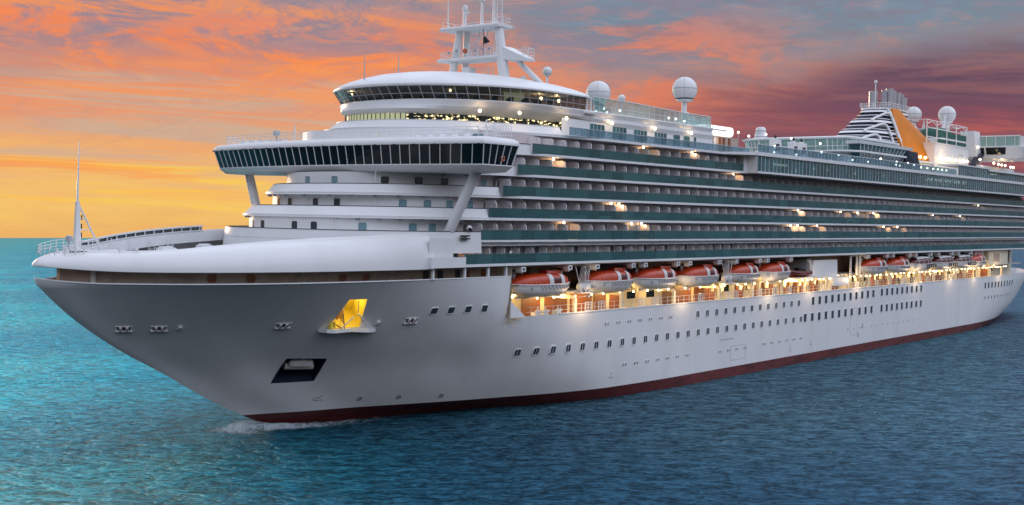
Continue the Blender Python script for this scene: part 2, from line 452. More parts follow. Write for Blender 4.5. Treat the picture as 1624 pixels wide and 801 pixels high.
# ------------------------------------------------------------------ hull form
def pchip(tab):
    xs=[t[0] for t in tab]; ys=[t[1] for t in tab]; n=len(xs)
    h=[xs[i+1]-xs[i] for i in range(n-1)]; d=[(ys[i+1]-ys[i])/h[i] for i in range(n-1)]
    m=[0.0]*n; m[0]=d[0]; m[-1]=d[-1]
    for i in range(1,n-1):
        if d[i-1]*d[i]>0:
            w1=2*h[i]+h[i-1]; w2=h[i]+2*h[i-1]; m[i]=(w1+w2)/(w1/d[i-1]+w2/d[i])
    def f(x):
        if x<=xs[0]: return ys[0]
        if x>=xs[-1]: return ys[-1]
        i=0
        while x>xs[i+1]: i+=1
        t=(x-xs[i])/h[i]; t2=t*t; t3=t2*t
        return (2*t3-3*t2+1)*ys[i]+(t3-2*t2+t)*h[i]*m[i]+(-2*t3+3*t2)*ys[i+1]+(t3-t2)*h[i]*m[i+1]
    return f
stem_x=pchip([(-3,36),(0.05,30.6),(1.8,26.5),(4.7,20.6),(7.8,15.2),(10.8,9.6),(14.4,4.2),(17,1.2),(18.7,-0.3),(20,-0.5)])
wl0=pchip([(0,0),(4,1.1),(7,2.0),(10.5,2.9),(18,4.9),(26,7.6),(31,10.2),(36,12.8),(47,16.2),(65,18)])
wl2=pchip([(0,0),(2,.75),(6.7,2.8),(13,4.9),(19.3,7.5),(25.5,10),(33,12.6),(39,14.7),(50,17.2),(64,18)])
wl18=pchip([(0,0),(.5,1.1),(2.5,3.3),(5.8,6.8),(10.2,10.6),(16,13.6),(22.7,15.7),(29.7,16.95),(36,17.6),(44,18)])
stern_x=pchip([(-3,262),(0,280),(2,298),(6,314),(12,322),(20,325)])
def hull_y(X,z):
    dx=X-stem_x(z)
    if dx<=0: return 0.0
    if z<2:
        w=min(1,max(0,z/2)); y=wl0(dx)*(1-w)+wl2(dx)*w
    else:
        w=min(1,((z-2)/16.25))**2.5; y=wl2(dx)*(1-w)+wl18(dx)*w
    xs=222+28*min(1,max(0,z/12)); xe=stern_x(z)
    if X>xs: y=min(y,18*max(0,1-((X-xs)/(xe-xs))**2.3)**.8)
    return y

def hull_normal(X, z):
    e = 0.15
    dyx = (hull_y(X + e, z) - hull_y(X - e, z)) / (2 * e)
    dyz = (hull_y(X, z + e) - hull_y(X, z - e)) / (2 * e)
    return Vector((-dyx, -1.0, -dyz)).normalized()
def hull_point(X, z, off=0.0):
    return Vector((X, -hull_y(X, z), z)) + hull_normal(X, z) * off

# ------------------------------------------------------------------ the ship
ship = bpy.data.objects.new('cruise_ship', None); COL.objects.link(ship)
ship.rotation_euler = (PHI, 0, 0)
tag(ship, 'huge white cruise ship with green glass balconies, wide bridge and orange funnel', 'cruise ship')

SHEER = 18.25
def sheer(X): return SHEER + 0.4 * max(0.0, 1 - X / 5.0) ** 2
ZL = [-3, -1.5, 0, 1, 2, 3, 4, 5, 6, 7, 8, 9, 10, 11, 12, 13]
ZU = [13, 13.8, 14.6, 15.4, 16.2, 17.0, 17.6, 18.0, SHEER]
NB = 60
def cols(z, upper):
    x0 = stem_x(z)
    xs = [x0 + (53.3 - x0) * (k / NB) ** 1.7 for k in range(NB + 1)]
    if upper: return xs
    xs += [53.3 + (205 - 53.3) * k / 40 for k in range(1, 41)]
    xe = min(stern_x(z) - 0.05, 318)
    xs += [205 + (xe - 205) * (k / 26) ** 0.8 for k in range(1, 27)]
    return xs
def hull_strip(mb, zs, upper, side):
    rings = []
    for z in zs:
        ring = []
        for X in cols(z, upper):
            zz = z if not (upper and z == SHEER) else sheer(X)
            ring.append((X, side * hull_y(X, z), zz))
        rings.append(ring)
    mb.loft(rings)
hb = MB()
for sd in (-1, 1):
    hull_strip(hb, [z for z in ZL if z >= 2], False, sd)
    hull_strip(hb, ZU, True, sd)
    ye = sd * 18.0
    hb.poly([(53.3, ye, 13.0), (56.4, ye, 13.0), (55.2, ye, 13.9), (53.3, ye, 15.1)])
# transom
zt = [z for z in ZL if z >= 2]
hb.loft([[(cols(z, False)[-1], -hull_y(cols(z, False)[-1], z), z) for z in zt], [(cols(z, False)[-1], hull_y(cols(z, False)[-1], z), z) for z in zt]])
hull = hb.build('hull', HULL, ship, True, 50, weld=True)
ab = MB()
for sd in (-1, 1): hull_strip(ab, [z for z in ZL if z <= 2], False, sd)
ab.build('red_bottom_band', RED, ship, True, 50, weld=True)

def cut_hole(obj, corners, reach=7.0):
    """opens a four-sided hole in the shell where an opening stands in the plating"""
    bm = bmesh.new(); bm.from_mesh(obj.data)
    c = sum((Vector(p) for p in corners), Vector()) / len(corners)
    n = hull_normal(c.x, c.z)
    near = [f for f in bm.faces if (f.calc_center_median() - c).length < reach and f.calc_center_median().y < 0]
    k = len(corners); planes = []
    for i in range(k):
        a, b = Vector(corners[i]), Vector(corners[(i + 1) % k])
        pn = (b - a).cross(n).normalized()
        if (c - a).dot(pn) > 0: pn = -pn
        planes.append((a, pn))
    for a, pn in planes:
        fs = [f for f in bm.faces if (f.calc_center_median() - c).length < reach and f.calc_center_median().y < 0]
        geom = set(fs)
        for f in fs:
            geom.update(f.edges); geom.update(f.verts)
        bmesh.ops.bisect_plane(bm, geom=list(geom), plane_co=a, plane_no=pn, dist=1e-4)
    dead = [f for f in bm.faces if (f.calc_center_median() - c).length < reach and f.calc_center_median().y < 0
            and all((f.calc_center_median() - a).dot(pn) < 0 for a, pn in planes)]
    bmesh.ops.delete(bm, geom=dead, context='FACES')
    bm.to_mesh(obj.data); bm.free()
    obj.data.polygons.foreach_set('use_smooth', [True] * len(obj.data.polygons))
    obj.data.update()
    return n

# capping rail round the top of the hull plating, and the bulwark seen from inside
cb = MB()
capx = [stem_x(SHEER) + (53.3 - stem_x(SHEER)) * (k / 70) ** 1.7 for k in range(71)]
for sd in (-1, 1):
    rings = []
    for X in capx:
        y = hull_y(X, SHEER); z = sheer(X)
        yi = max(0.0, y - 0.28)
        rings.append([(X, sd * (y + .03), z - .06), (X, sd * (y + .03), z + .05), (X + (.25 if y < 1 else 0), sd * yi, z + .05), (X + (.5 if y < 1 else 0), sd * max(0.0, hull_y(X, z - .5) - .3), z - .5)])
    cb.loft(rings)
cb.build('bulwark_cap', WHITE, ship, True, 40)

# ------------------------------------------------------------------ mooring deck between hull and bow cover
def inner_y(X): return max(0.0, hull_y(X, SHEER) - 2.6)
mb = MB()
ix = [2.6 + (56 - 2.6) * (k / 60) ** 1.3 for k in range(61)]
ring = lambda z: [(X, -max(0.02, inner_y(X)) if X > 3.2 else -max(.02, (X - 2.6) * 2), z) for X in ix]
mb.loft([ring(17.0), ring(19.6)])
mb.loft([[(x, -y, z) for x, y, z in ring(17.0)], [(x, -y, z) for x, y, z in ring(19.6)]])
for sd in (-1, 1):
    mb.loft([[(X, sd * hull_y(X, 17.1) * 0.995, 17.1) for X in ix], [(X, 0, 17.1) for X in ix]])
# frames of the bulwark seen on the inside
for k in range(30):
    X = 4 + k * 1.6
    for sd in (-1, 1):
        y = hull_y(X, 17.1) - .25
        mb.box(X - .06, X + .06, min(sd * y, sd * (y - .5)), max(sd * y, sd * (y - .5)), 17.1, 18.0)
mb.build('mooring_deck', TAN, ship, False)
pb = MB(); pb.tube([(4.4, -3.2, 18.0), (4.4, -3.2, 19.5)], 0.32, 14); pb.build('bow_post', SOFFIT, ship)
for X, z in ((13.7, 18.7), (17.5, 18.7), (28.2, 18.6), (31.4, 18.6)):
    m_ = window_mesh(1.0, 0.85, 0.32, TAN, WOODM, 0.08)
    put_window('round_port_cover', m_, (X, -inner_y(X) - .02, z), Vector((-(inner_y(X + .3) - inner_y(X - .3)) / .6, -1, 0)), ship)
# winches and bollards standing in the shade
for X in (22.5, 24.6, 34.0):
    b = MB(); y = -inner_y(X) + .1
    b.tube([(X - .7, y, 17.75), (X + .7, y, 17.75)], 0.42, 12); b.tube([(X - .75, y, 17.75), (X - .6, y, 17.75)], 0.62, 14); b.tube([(X + .6, y, 17.75), (X + .75, y, 17.75)], 0.62, 14)
    b.box(X - .9, X + .9, y - .4, y + .4, 17.1, 17.4)
    b.build('mooring_winch', GREY, ship)
# doors and posts in the openings further aft
for X in (38.9, 44.5, 48.9, 52.4):
    b = MB(); b.box(X - .13, X + .13, -18.02, -17.7, 18.2, 19.6); b.build('opening_post', WHITE, ship, False)
for X, mat in ((40.6, DARK), (43.0, DARK), (46.1, DARK), (47.8, WOODM), (51.0, WOODM)):
    b = MB(); b.box(X - .45, X + .45, -inner_y(X) - .06, -inner_y(X) + .1, 17.1, 19.1); b.build('deck_door', mat, ship, False)

# ------------------------------------------------------------------ white bow cover (whaleback)
def low_edge(X):
    return hull_y(X + 0.12, SHEER) + 0.12
rim_zf = pchip([(4, 21.2), (9, 21.35), (15.5, 22.0), (22, 22.55), (30, 22.98), (38, 23.25), (47, 23.3)])
rim_yf = pchip([(5.0, 0.0), (5.6, 2.2), (7, 4.2), (10, 7.3), (15.5, 10.0), (20, 11.7), (26, 13.6), (31, 14.9), (38, 16.4), (47, 17.3)])
cv = MB()
NX = 64; NS = 14
x_lo = [-0.35 + (39.2 + 0.35) * (k / NX) ** 1.6 for k in range(NX + 1)]
x_hi = [5.0 + (39.2 - 5.0) * (k / NX) ** 1.35 for k in range(NX + 1)]
def cover_rings(sd, grow=0.0):
    rings = []
    for xl, xh in zip(x_lo, x_hi):
        zl = 19.44 + 0.45 * max(0.0, 1 - xl / 7.0) ** 2
        yl, yr, zr = low_edge(xl), rim_yf(xh), rim_zf(xh)
        if xl < 0: yl = 0.0
        r = []
        for i in range(NS + 1):
            a = math.pi / 2 * i / NS
            fy = 1 - math.cos(a) ** 0.95; fz = math.sin(a) ** 0.92
            r.append((xl + (xh - xl) * fy, sd * (yl + (yr - yl) * fy), zl + (zr - zl) * fz))
        # under-lip and soffit
        lip = [(xl + .02, sd * max(0, yl - .05), zl - .05), (xl + .45 if yl < 2 else xl, sd * max(0.0, yl - .7), zl - .05), (max(xl, 2.6), sd * max(0.0, yl - 3.2), zl - .02)]
        rings.append(lip[::-1] + r + [(xh + (.25 if yr < 3 else 0.05), sd * max(0, yr - .22), zr - .04), (xh + (.3 if yr < 3 else 0.05), sd * max(0, yr - .26), zr - 1.25)])
    return rings
for sd in (-1, 1): cv.loft(cover_rings(sd))
cover = cv.build('bow_cover', WHITE, ship, True, 42, weld=True)
# rounded coaming along the edge of the bow well
for sd in (-1, 1):
    b = MB(); b.tube([(x, sd * rim_yf(x), rim_zf(x) + .02) for x in [5.0 + 33 * (k / 50) ** 1.35 for k in range(51)]], 0.17, 8)
    b.build('well_coaming', WHITE, ship)
b = MB()
for xa_, xb_ in ((9.0, 10.8), (11.2, 13.4), (13.8, 15.6), (21.5, 23.0), (23.5, 25.5)):
    xs_ = [xa_ + (xb_ - xa_) * q / 6 for q in range(7)]
    b.loft([[(x, -rim_yf(x) - .20, rim_zf(x) - .10) for x in xs_], [(x, -rim_yf(x) - .12, rim_zf(x) + .03) for x in xs_]])
b.build('rim_slot', DARK, ship, False)
b = MB()
for X, Y in ((2.2, -1.5), (2.9, -2.2), (3.6, -2.6), (6.2, -4.9), (7.4, -6.0)):
    b.tube([(X, Y, 20.6), (X + .1, Y, 21.75)], .09, 6); b.box(X - .16, X + .16, Y - .16, Y + .16, 21.6, 21.8)
b.build('bow_fitting', WHITE, ship)
# slotted wind-break standing on the far rim
b = MB()
fx = [9 + 22.5 * k / 40 for k in range(41)]
for z0, z1 in ((0.10, 0.22), (0.62, 0.80)):
    b.loft([[(x, rim_yf(x) + .1, rim_zf(x) + z0) for x in fx], [(x, rim_yf(x) + .1, rim_zf(x) + z1) for x in fx], [(x, rim_yf(x) - .25, rim_zf(x) + z1) for x in fx], [(x, rim_yf(x) - .25, rim_zf(x) + z0) for x in fx]], False)
for x in fx[::3]: b.box(x - .05, x + .05, rim_yf(x) - .2, rim_yf(x) + .06, rim_zf(x), rim_zf(x) + .7)
b.build('slotted_windbreak', WHITE, ship, True, 40)
b = MB(); b.loft([[(x, rim_yf(x) + .02, rim_zf(x) + .2) for x in fx], [(x, rim_yf(x) + .02, rim_zf(x) + .64) for x in fx]]); b.build('windbreak_glass', GLASSP, ship)
# well deck
b = MB(); wx = [5.2 + 34 * k / 30 for k in range(31)]
b.loft([[(x, -rim_yf(x) + .2, 20.6) for x in wx], [(x, rim_yf(x) - .2, 20.6) for x in wx]]); b.build('well_deck', GREY, ship, False)
for x, y, l, h in ((9, 2, 1.6, .6), (13, -2, 2.2, .8), (18, 5, 1.8, .8), (22, -1, 2.6, .8), (25, 7, 1.5, 1.0)):
    b = MB(); b.box(x, x + l, y - .6, y + .6, 20.6, 20.6 + h); b.box(x + .2, x + l - .2, y - .4, y + .4, 20.6 + h, 20.75 + h); b.build('deck_locker', WHITE, ship, False)
for k in range(5):
    x = 11 + k * 3.4; y = rim_yf(x) - .6
    b = MB()
    for q in (0, .8):
        b.tube([(x + q, y, 20.6), (x + q, y, 22.4)], .04, 6)
    for q in range(4): b.tube([(x, y, 21.0 + q * .4), (x + .8, y, 21.0 + q * .4)], .03, 6)
    b.build('well_ladder', WHITE, ship)

# ------------------------------------------------------------------ foremast on the bow
fm = MB()
fm.loft([[(4.15, -.32, 20.4), (4.9, -.32, 20.4), (4.9, .32, 20.4), (4.15, .32, 20.4)], [(4.36, -.13, 26.4), (4.68, -.13, 26.4), (4.68, .13, 26.4), (4.36, .13, 26.4)]], True, True, True)
foremast = fm.build('foremast', WHITE, ship, False)
b = MB(); b.tube([(4.5, 0, 26.3), (4.62, 0, 32.5)], .13, 8, .035); b.build('mast_pole', WHITE, foremast)
b = MB(); b.tube([(4.7, 0, 26.0), (6.6, 0, 22.6), (7.4, 0, 21.2)], .10, 8); b.tube([(4.9, 0, 23.5), (6.0, 0, 23.5)], .06, 6); b.tube([(4.9, 0, 24.6), (5.5, 0, 24.6)], .06, 6); b.build('mast_stay', WHITE, foremast)
b = MB(); b.box(3.5, 5.5, -.9, .9, 21.35, 21.5); b.box(3.4, 3.9, -.35, .35, 21.5, 22.0); b.build('mast_platform', WHITE, foremast, False)
b = MB(); b.lathe([(.3, 0), (.34, .2), (.34, .55), (.2, .62), (0, .64)], (3.3, -.5, 22.3), 14); b.tube([(3.3, -.5, 21.4), (3.3, -.5, 22.35)], .09, 8); b.build('signal_lamp', GREY, foremast)
b = MB()
for k in range(4): b.box(5.0 - .02, 5.03, -.08, .08, 21.8 + k * .9, 22.3 + k * .9)
b.build('mast_vent', DARK, foremast, False)
b = MB()
for sd in (-1, 1):
    b.tube([(2.9, sd * .9, 20.0), (2.9, sd * .9, 21.6)], .10, 6); b.tube([(5.4, sd * 1.0, 20.4), (5.4, sd * .8, 21.4)], .10, 6)
    b.tube([(3.9, sd * .9, 20.2), (4.2, sd * .5, 21.4)], .10, 6)
b.build('mast_leg', WHITE, foremast)
def rail(name, path, h=1.05, step=1.2, rails=3, r=0.032, parent=ship, mat=WHITE, lean=0.0):
    """tube railing along a path, posts at equal steps"""
    path = [Vector(p) for p in path]
    b = MB(); acc = 0.0
    for i in range(rails):
        b.tube([p + Vector((0, 0, h * (i + 1) / rails)) for p in path], r, 5)
    last = None
    for a, c in zip(path, path[1:]):
        L_ = (c - a).length; d = 0.0
        while acc <= L_:
            p = a + (c - a) * (acc / L_) if L_ > 0 else a
            b.tube([p, p + Vector((0, 0, h))], r * 1.2, 5)
            acc += step
        acc -= L_
    return b.build(name, mat, parent)
rail('bow_railing', [(1.1, 1.6, 20.9), (.9, 0, 20.95), (1.1, -1.6, 20.9), (2.2, -2.4, 21.15), (3.4, -3.0, 21.35), (4.6, -3.2, 21.45)], .95, .8, 3, .03)
rail('bow_railing', [(1.1, 1.6, 20.9), (2.4, 3.0, 21.1), (4.2, 3.6, 21.4), (6.2, 3.4, 21.5)], .95, .8, 3, .03)

# ------------------------------------------------------------------ openings, fittings and marks on the hull
# anchor pocket
pk = [hull_point(27.14, 5.96), hull_point(27.18, 9.07), hull_point(31.84, 8.84), hull_point(32.23, 5.95)]
pn = cut_hole(hull, pk)
inner = [p - pn * 2.2 for p in pk]
b = MB(); b.loft([pk, inner], True, False, True); pocket = b.build('anchor_pocket', NAVY, ship, False)
ctr = sum(pk, Vector()) / 4
xa = (pk[2] - pk[1]).normalized(); ua = (pk[1] - pk[0]).normalized()
b = MB()
q = ctr - pn * .35
def pq(x, u, n): return q + xa * x + ua * u + pn * n
b.tube([pq(-1.7, -.05, -.4), pq(1.8, -.05, -.4)], .42, 14)
b.build('anchor_bolster', SOFFIT, pocket)
b = MB()
b.loft([[pq(-1.35, .55, .25), pq(1.35, .55, .25), pq(1.35, .55, -.3), pq(-1.35, .55, -.3)], [pq(-1.15, 1.15, .15), pq(1.15, 1.15, .15), pq(1.15, 1.15, -.3), pq(-1.15, 1.15, -.3)]], True, True, True)
b.loft([[pq(-1.6, .75, .2), pq(-1.35, .7, .2), pq(-1.35, .7, -.2), pq(-1.6, .75, -.2)], [pq(-1.5, 1.25, .1), pq(-1.25, 1.15, .1), pq(-1.25, 1.15, -.2), pq(-1.5, 1.25, -.2)]], True, True, True)
b.tube([pq(0, .9, 0), pq(.1, 1.5, -.8)], .22, 10)
anchor = b.build('anchor', BOATW, None, False)
anchor.matrix_world = RX
tag(anchor, 'white stockless anchor drawn up into the dark pocket low on the bow', 'anchor')

# lit shell door with its fold-out platform
dk = [hull_point(28.85, 12.75), hull_point(28.8, 16.15), hull_point(31.05, 16.15), hull_point(32.6, 12.75)]
dn = cut_hole(hull, dk)
inn = [p - dn * 2.6 for p in dk]
b = MB(); b.loft([dk, inn], True, False, True); door = b.build('shell_door', YELLOW, ship, False)
b = MB()
f0 = hull_point(28.9, 12.72)
pl = [hull_point(28.6, 12.7), hull_point(34.2, 12.55)]
out = [Vector((28.1, pl[0].y - .9, 12.72)), Vector((28.9, pl[0].y - 1.35, 12.66)), Vector((31.2, pl[0].y - 1.55, 12.7)), Vector((33.0, pl[1].y - .95, 12.58)), Vector((34.3, pl[1].y - .4, 12.52))]
ins = [Vector((27.9, -hull_y(27.9, 12.7) + .1, 12.72)), Vector((29, -hull_y(29, 12.7) + .1, 12.7)), Vector((31, -hull_y(31, 12.7) + .1, 12.7)), Vector((33.4, -hull_y(33.4, 12.6) + .1, 12.6)), Vector((34.9, -hull_y(34.9, 12.55) + .1, 12.55))]
dz_ = Vector((0, 0, .4))
b.loft([ins, out, [p - dz_ for p in out], [p - dz_ for p in ins]])
b.poly([ins[0], out[0], out[0] - dz_, ins[0] - dz_]); b.poly([ins[-1], out[-1], out[-1] - dz_, ins[-1] - dz_])
b.build('door_platform', WHITE, door, False)
b = MB()
b.tube([hull_point(31.2, 14.5, .15), Vector((33.2, pl[1].y - .8, 12.6))], .09, 8)
b.tube([hull_point(30.8, 14.3, .2), Vector((29.8, pl[0].y - 1.4, 12.8))], .08, 8)
b.tube([hull_point(29.9, 16.1, .2), hull_point(31.3, 14.2, .1)], .05, 6)
b.build('door_strut', WHITE, door)
b = MB()
for x in (28.4, 29.2, 30.0):
    b.tube([Vector((x, pl[0].y - 1.0, 12.7)), Vector((x, pl[0].y - 1.0, 13.7))], .05, 6)
for z in (13.2, 13.7): b.tube([Vector((28.4, pl[0].y - 1.0, z)), Vector((30.0, pl[0].y - 1.0, z))], .04, 6)
b.box(28.7, 29.3, pl[0].y - .9, pl[0].y - .3, 12.75, 13.5)
b.build('platform_rail', YELLOW, door, False)
b = MB(); b.box(29.4, 30.2, pl[0].y + .3, pl[0].y + 1.6, 12.75, 14.0); b.tube([(30.6, pl[0].y + .4, 12.8), (30.6, pl[0].y - .2, 15.2)], .12, 8); b.tube([(29.2, pl[0].y + 1.0, 14.4), (30.8, pl[0].y + .6, 14.6)], .18, 8)
b.box(30.1, 30.9, pl[0].y + 1.0, pl[0].y + 1.6, 13.2, 14.2)
b.build('door_machinery', WOODM, door, False)
b = MB(); b.box(31.0, 31.12, pl[0].y - .4, pl[0].y + 2.2, 12.75, 16.0); b.build('door_bulkhead', TAN, door, False)
b = MB(); b.tube([hull_point(29.0, 13.4, .05), hull_point(30.2, 13.0, .4)], .06, 6); b.tube([hull_point(29.2, 14.6, .1), hull_point(30.6, 12.9, .5)], .05, 6); b.build('door_chain', BLACK, door)
point_light(sum(dk, Vector()) / 4 - dn * .9 + Vector((-.3, 0, 1.0)), 170, (1.0, .78, .28), .2, ship, 'door_light')
for X in (46.6, 50.4):
    b = MB(); b.ball((X, -14.6, 19.1), .16, 10); b.build('deck_lamp', LAMP, ship); point_light((X, -15.0, 18.8), 40, (1.0, .66, .32), .12, ship)

# mooring fairleads let into the plating
def fairlead(X, z, s=1.0):
    m_ = frame_matrix(hull_point(X, z), hull_normal(X, z))
    b = MB()
    b.box(-.95 * s, .95 * s, -.3, .22, -.42 * s, -.30 * s)
    b.box(-.95 * s, .95 * s, -.3, .07, .36 * s, .44 * s)
    b.cur = 1; b.box(-.72 * s, .72 * s, -.2, .02, -.30 * s, .36 * s); b.cur = 0
    o = b.build('fairlead', [BOATW, DARK], ship, False); o.matrix_local = m_
    r_ = MB()
    for q in (-.36, .36): r_.tube([(q * s, .10, -.3 * s), (q * s, .10, .36 * s)], .19 * s, 10)
    o2 = r_.build('roller', SOFFIT, o)
for X in (8.66, 11.55, 23.52, 38.95): fairlead(X, 13.3, .95 if X > 20 else .9)
for X, z in ((13.27, 13.45), (34.6, 13.3)):
    b = MB(); b.tube([(0, -.1, 0), (0, .3, 0)], .24, 12); b.box(-.3, .3, -.1, .2, -.36, -.24)
    o = b.build('bitt', BOATW, ship); o.matrix_local = frame_matrix(hull_point(X, z), hull_normal(X, z))
# painted marks: bow thrusters and bulbous bow
def mark(name, X, z, kind):
    b = MB(); s = .34; n = 24; w_ = .075
    def arc(a0, a1, r):
        pts = [(r * math.cos(a0 + (a1 - a0) * k / n), r * math.sin(a0 + (a1 - a0) * k / n)) for k in range(n + 1)]
        pin = [(p[0] * (1 - w_ / r), p[1] * (1 - w_ / r)) for p in pts]
        b.loft([[(x, .012, z_) for x, z_ in pts], [(x, .012, z_) for x, z_ in pin]])
    if kind == 'thruster':
        arc(0, 2 * math.pi, s)
        d = w_ * .5 / math.sqrt(2); q = s * .72
        for sx in (1, -1):
            b.poly([(-q * sx - d * sx, .014, -q + d), (-q * sx + d * sx, .014, -q - d), (q * sx + d * sx, .014, q - d), (q * sx - d * sx, .014, q + d)])
    else:
        arc(math.pi * .5, math.pi * 1.5, .2) if False else None
        def bar(x0, z0, x1, z1):
            dx_, dz__ = x1 - x0, z1 - z0; L_ = math.hypot(dx_, dz__); nx, nz = -dz__ / L_ * w_ / 2, dx_ / L_ * w_ / 2
            b.poly([(x0 + nx, .012, z0 + nz), (x1 + nx, .012, z1 + nz), (x1 - nx, .012, z1 - nz), (x0 - nx, .012, z0 - nz)])
        # local +x points to the bow
        bar(-.7, -.3, .35, -.3); bar(.33, -.3, .52, -.16); bar(.52, -.18, .40, .04); bar(.42, .02, -.28, .10); bar(-.28, .08, -.42, .42)
    o = b.build(name, NAVY, ship, False); o.matrix_local = frame_matrix(hull_point(X, z), hull_normal(X, z))
for X, z in ((39.24, 3.13), (44.05, 3.06), (49.64, 2.86)): mark('thruster_mark', X, z, 'thruster')
mark('bulb_mark', 33.88, 3.6, 'bulb')

# hull windows
W_SQ = window_mesh(0.95, 0.86, 0.16, HULL, GLASSP, 0.10)
W_MID = window_mesh(0.92, 0.98, 0.22, HULL, GLASSP, 0.12, 0.0, 1)
W_BIG = window_mesh(1.15, 1.42, 0.12, HULL, GLASSP, 0.10)
W_SM = window_mesh(0.70, 0.72, 0.12, HULL, GLASSP, 0.08)
W_SC = window_mesh(0.26, 0.34, 0.10, HULL, DARK, 0.05)
def hw(name, mesh, X, z): return put_window(name, mesh, hull_point(X, z, .004), hull_normal(X, z), ship)
for X in (41.42, 43.94, 46.57, 49.21): hw('hull_window', W_SQ, X, 14.36)
for k in range(27): hw('hull_window', W_MID, 57.4 + 3.06 * k, 8.22 + .10 * k / 27)
for k in range(13): hw('hull_window', W_MID, 100.0 + 3.0 * k, 11.1 + .15 * k / 13)
for k in range(11): hw('hull_window', W_BIG, 141.9 + 2.83 * k, 11.35 + .3 * k / 11)
for k in range(9): hw('hull_window', W_BIG, 174.7 + 2.8 * k, 11.7)
for X in list(138.7 + 2.98 * k for k in range(8)) + [163.4, 166.4, 169.4] + list(174.7 + 2.8 * k for k in range(9)): hw('hull_window', W_BIG, X, 8.45)
for k in range(10): hw('hull_window', W_BIG, 241.5 + 2.7 * k, 10.9)
for k in range(10): hw('small_port', W_SM, 241.5 + 2.7 * k, 7.9)
for X0_, z, n in ((74.5, 11.1, 7), (79.5, 5.0, 7), (107.0, 4.75, 4), (122.5, 4.9, 6)):
    for k in range(n):
        for q in (0, .62): hw('scupper', W_SC, X0_ + 2.85 * k + q, z)
for k in range(14): hw('small_port', window_mesh(0.4, 0.4, 0.12, HULL, GREY, .05), 158 + 2.9 * k, 5.2)
# boarding-door outlines, pilot marks, shell fittings
for X, z, w_, h_ in ((113.5, 4.2, 5.2, 2.3), (160.8, 6.6, 3.2, 5.2), (109.5, 6.6, 4.5, .12)):
    b = MB(); fr_ = .05
    for x0, x1, z0, z1 in ((-w_ / 2, w_ / 2, h_ / 2 - fr_, h_ / 2), (-w_ / 2, w_ / 2, -h_ / 2, -h_ / 2 + fr_), (-w_ / 2, -w_ / 2 + fr_, -h_ / 2, h_ / 2), (w_ / 2 - fr_, w_ / 2, -h_ / 2, h_ / 2)):
        b.box(x0, x1, -.05, .025, z0, z1)
    o = b.build('shell_door_seam', GREY, ship, False); o.matrix_local = frame_matrix(hull_point(X, z), hull_normal(X, z))
for X, z in ((76.9, 4.0), (133, 3.6), (141.5, 4.0), (165.0, 5.6), (163.0, 4.0)):
    b = MB(); b.box(-.45, .45, -.1, .10, -.5, -.42); b.box(-.3, .3, -.2, .03, -.42, .3)
    o = b.build('drain_outlet', BOATW if X < 160 else GREY, ship, False); o.matrix_local = frame_matrix(hull_point(X, z), hull_normal(X, z))
# capping of the promenade edge
b = MB(); px_ = [64.0, 64.2] + [66 + 5 * k for k in range(42)]
hx_ = lambda x: hull_y(x, 13.0)
b.loft([[(x, -hx_(x) - .06, 13.0 - .10) for x in px_], [(x, -hx_(x) - .06, 13.06) for x in px_], [(x, -hx_(x) + .3, 13.06) for x in px_], [(x, -hx_(x) + .3, 12.3) for x in px_]])
b.build('promenade_cap', WHITE, ship, False)

# ------------------------------------------------------------------ decks with balconies
XE = 277.0
ZS = dict(F=19.72, E=22.63, D=25.33, C=28.10, B=30.87, A=33.63, T=36.40)
NXT = dict(F='E', E='D', D='C', C='B', B='A', A='T')
GLASS_X = dict(F=44.1, E=47.4, D=48.7, C=51.4, B=54.2, A=57.2)
GLASS_END = dict(F=XE - .4, E=XE - .6, D=XE - .6, C=XE - .6, B=XE - 1.0, A=114.0)
SLAB = dict(F=(60, 2, 18.3, 3.0), E=(51.5, 21.4, 18.06, 2.9), D=(50, 17.2, 18.06, 2.5), C=(58, 22.8, 18.06, 2.4),
            B=(60, 20.5, 18.06, 2.4), A=(62, 19, 18.06, 2.4), T=(79, 36.3, 18.12, 2.23))
WALL = dict(F=(50, 14, 16.0, 2.6), E=(50, 17, 16.1, 2.6), D=(52.5, 16, 16.05, 2.4), C=(60, 22.3, 16.0, 2.4),
            B=(60, 19.5, 16.0, 2.4), A=(57, 15, 16.0, 2.5))
deck = {}
for k in 'FEDCBAT':
    z = ZS[k]
    b = MB()
    if k == 'F':
        pts = [(XE, -18.3), (38.3, -18.3), (38.3, -15.0), (38.3, 15.0), (38.3, 18.3), (XE, 18.3)]
    else:
        pts = plan(*SLAB[k], XE)
    hh = .16 if k not in 'T' else .17
    if k == 'E':
        # thin edge with a pale sloped deckhead below
        inn = plan(51.5, 21.2, 17.0, 2.9, XE)
        b.loft([at_z(inn, z - .62), at_z(pts, z - .12), at_z(pts, z + .12), at_z(inn, z + .12)], True)
        b.face([b.vert(p) for p in at_z(inn, z + .12)]); b.face([b.vert(p) for p in at_z(inn, z - .62)])
    else:
        b.prism(pts, z - hh, z + hh)
    deck[k] = b.build('balcony_deck' if k != 'T' else 'lido_deck', WHITE, ship, True, 30)
# walls behind
for k in 'FEDCBA':
    b = MB(); P = plan(*WALL[k], XE - .2)
    z0, z1 = ZS[k] + .1, ZS[NXT[k]] - .1
    if k == 'F': P = [(XE - .2, -16.0), (40.0, -16.0), (40.0, 16.0), (XE - .2, 16.0)]
    b.loft([at_z(P, z0), at_z(P, z1)], True)
    # the facade forward of the balconies is white, the balcony wall itself is cabin coloured
    o = b.build('cabin_wall', [WHITE, CABIN], deck[k], True, 30)
    for p in o.data.polygons:
        if abs(p.normal.y) > .9 and p.center.x > 45 and abs(p.center.y) > 15 and k not in 'F': p.material_index = 1
for k in 'FE':
    pass
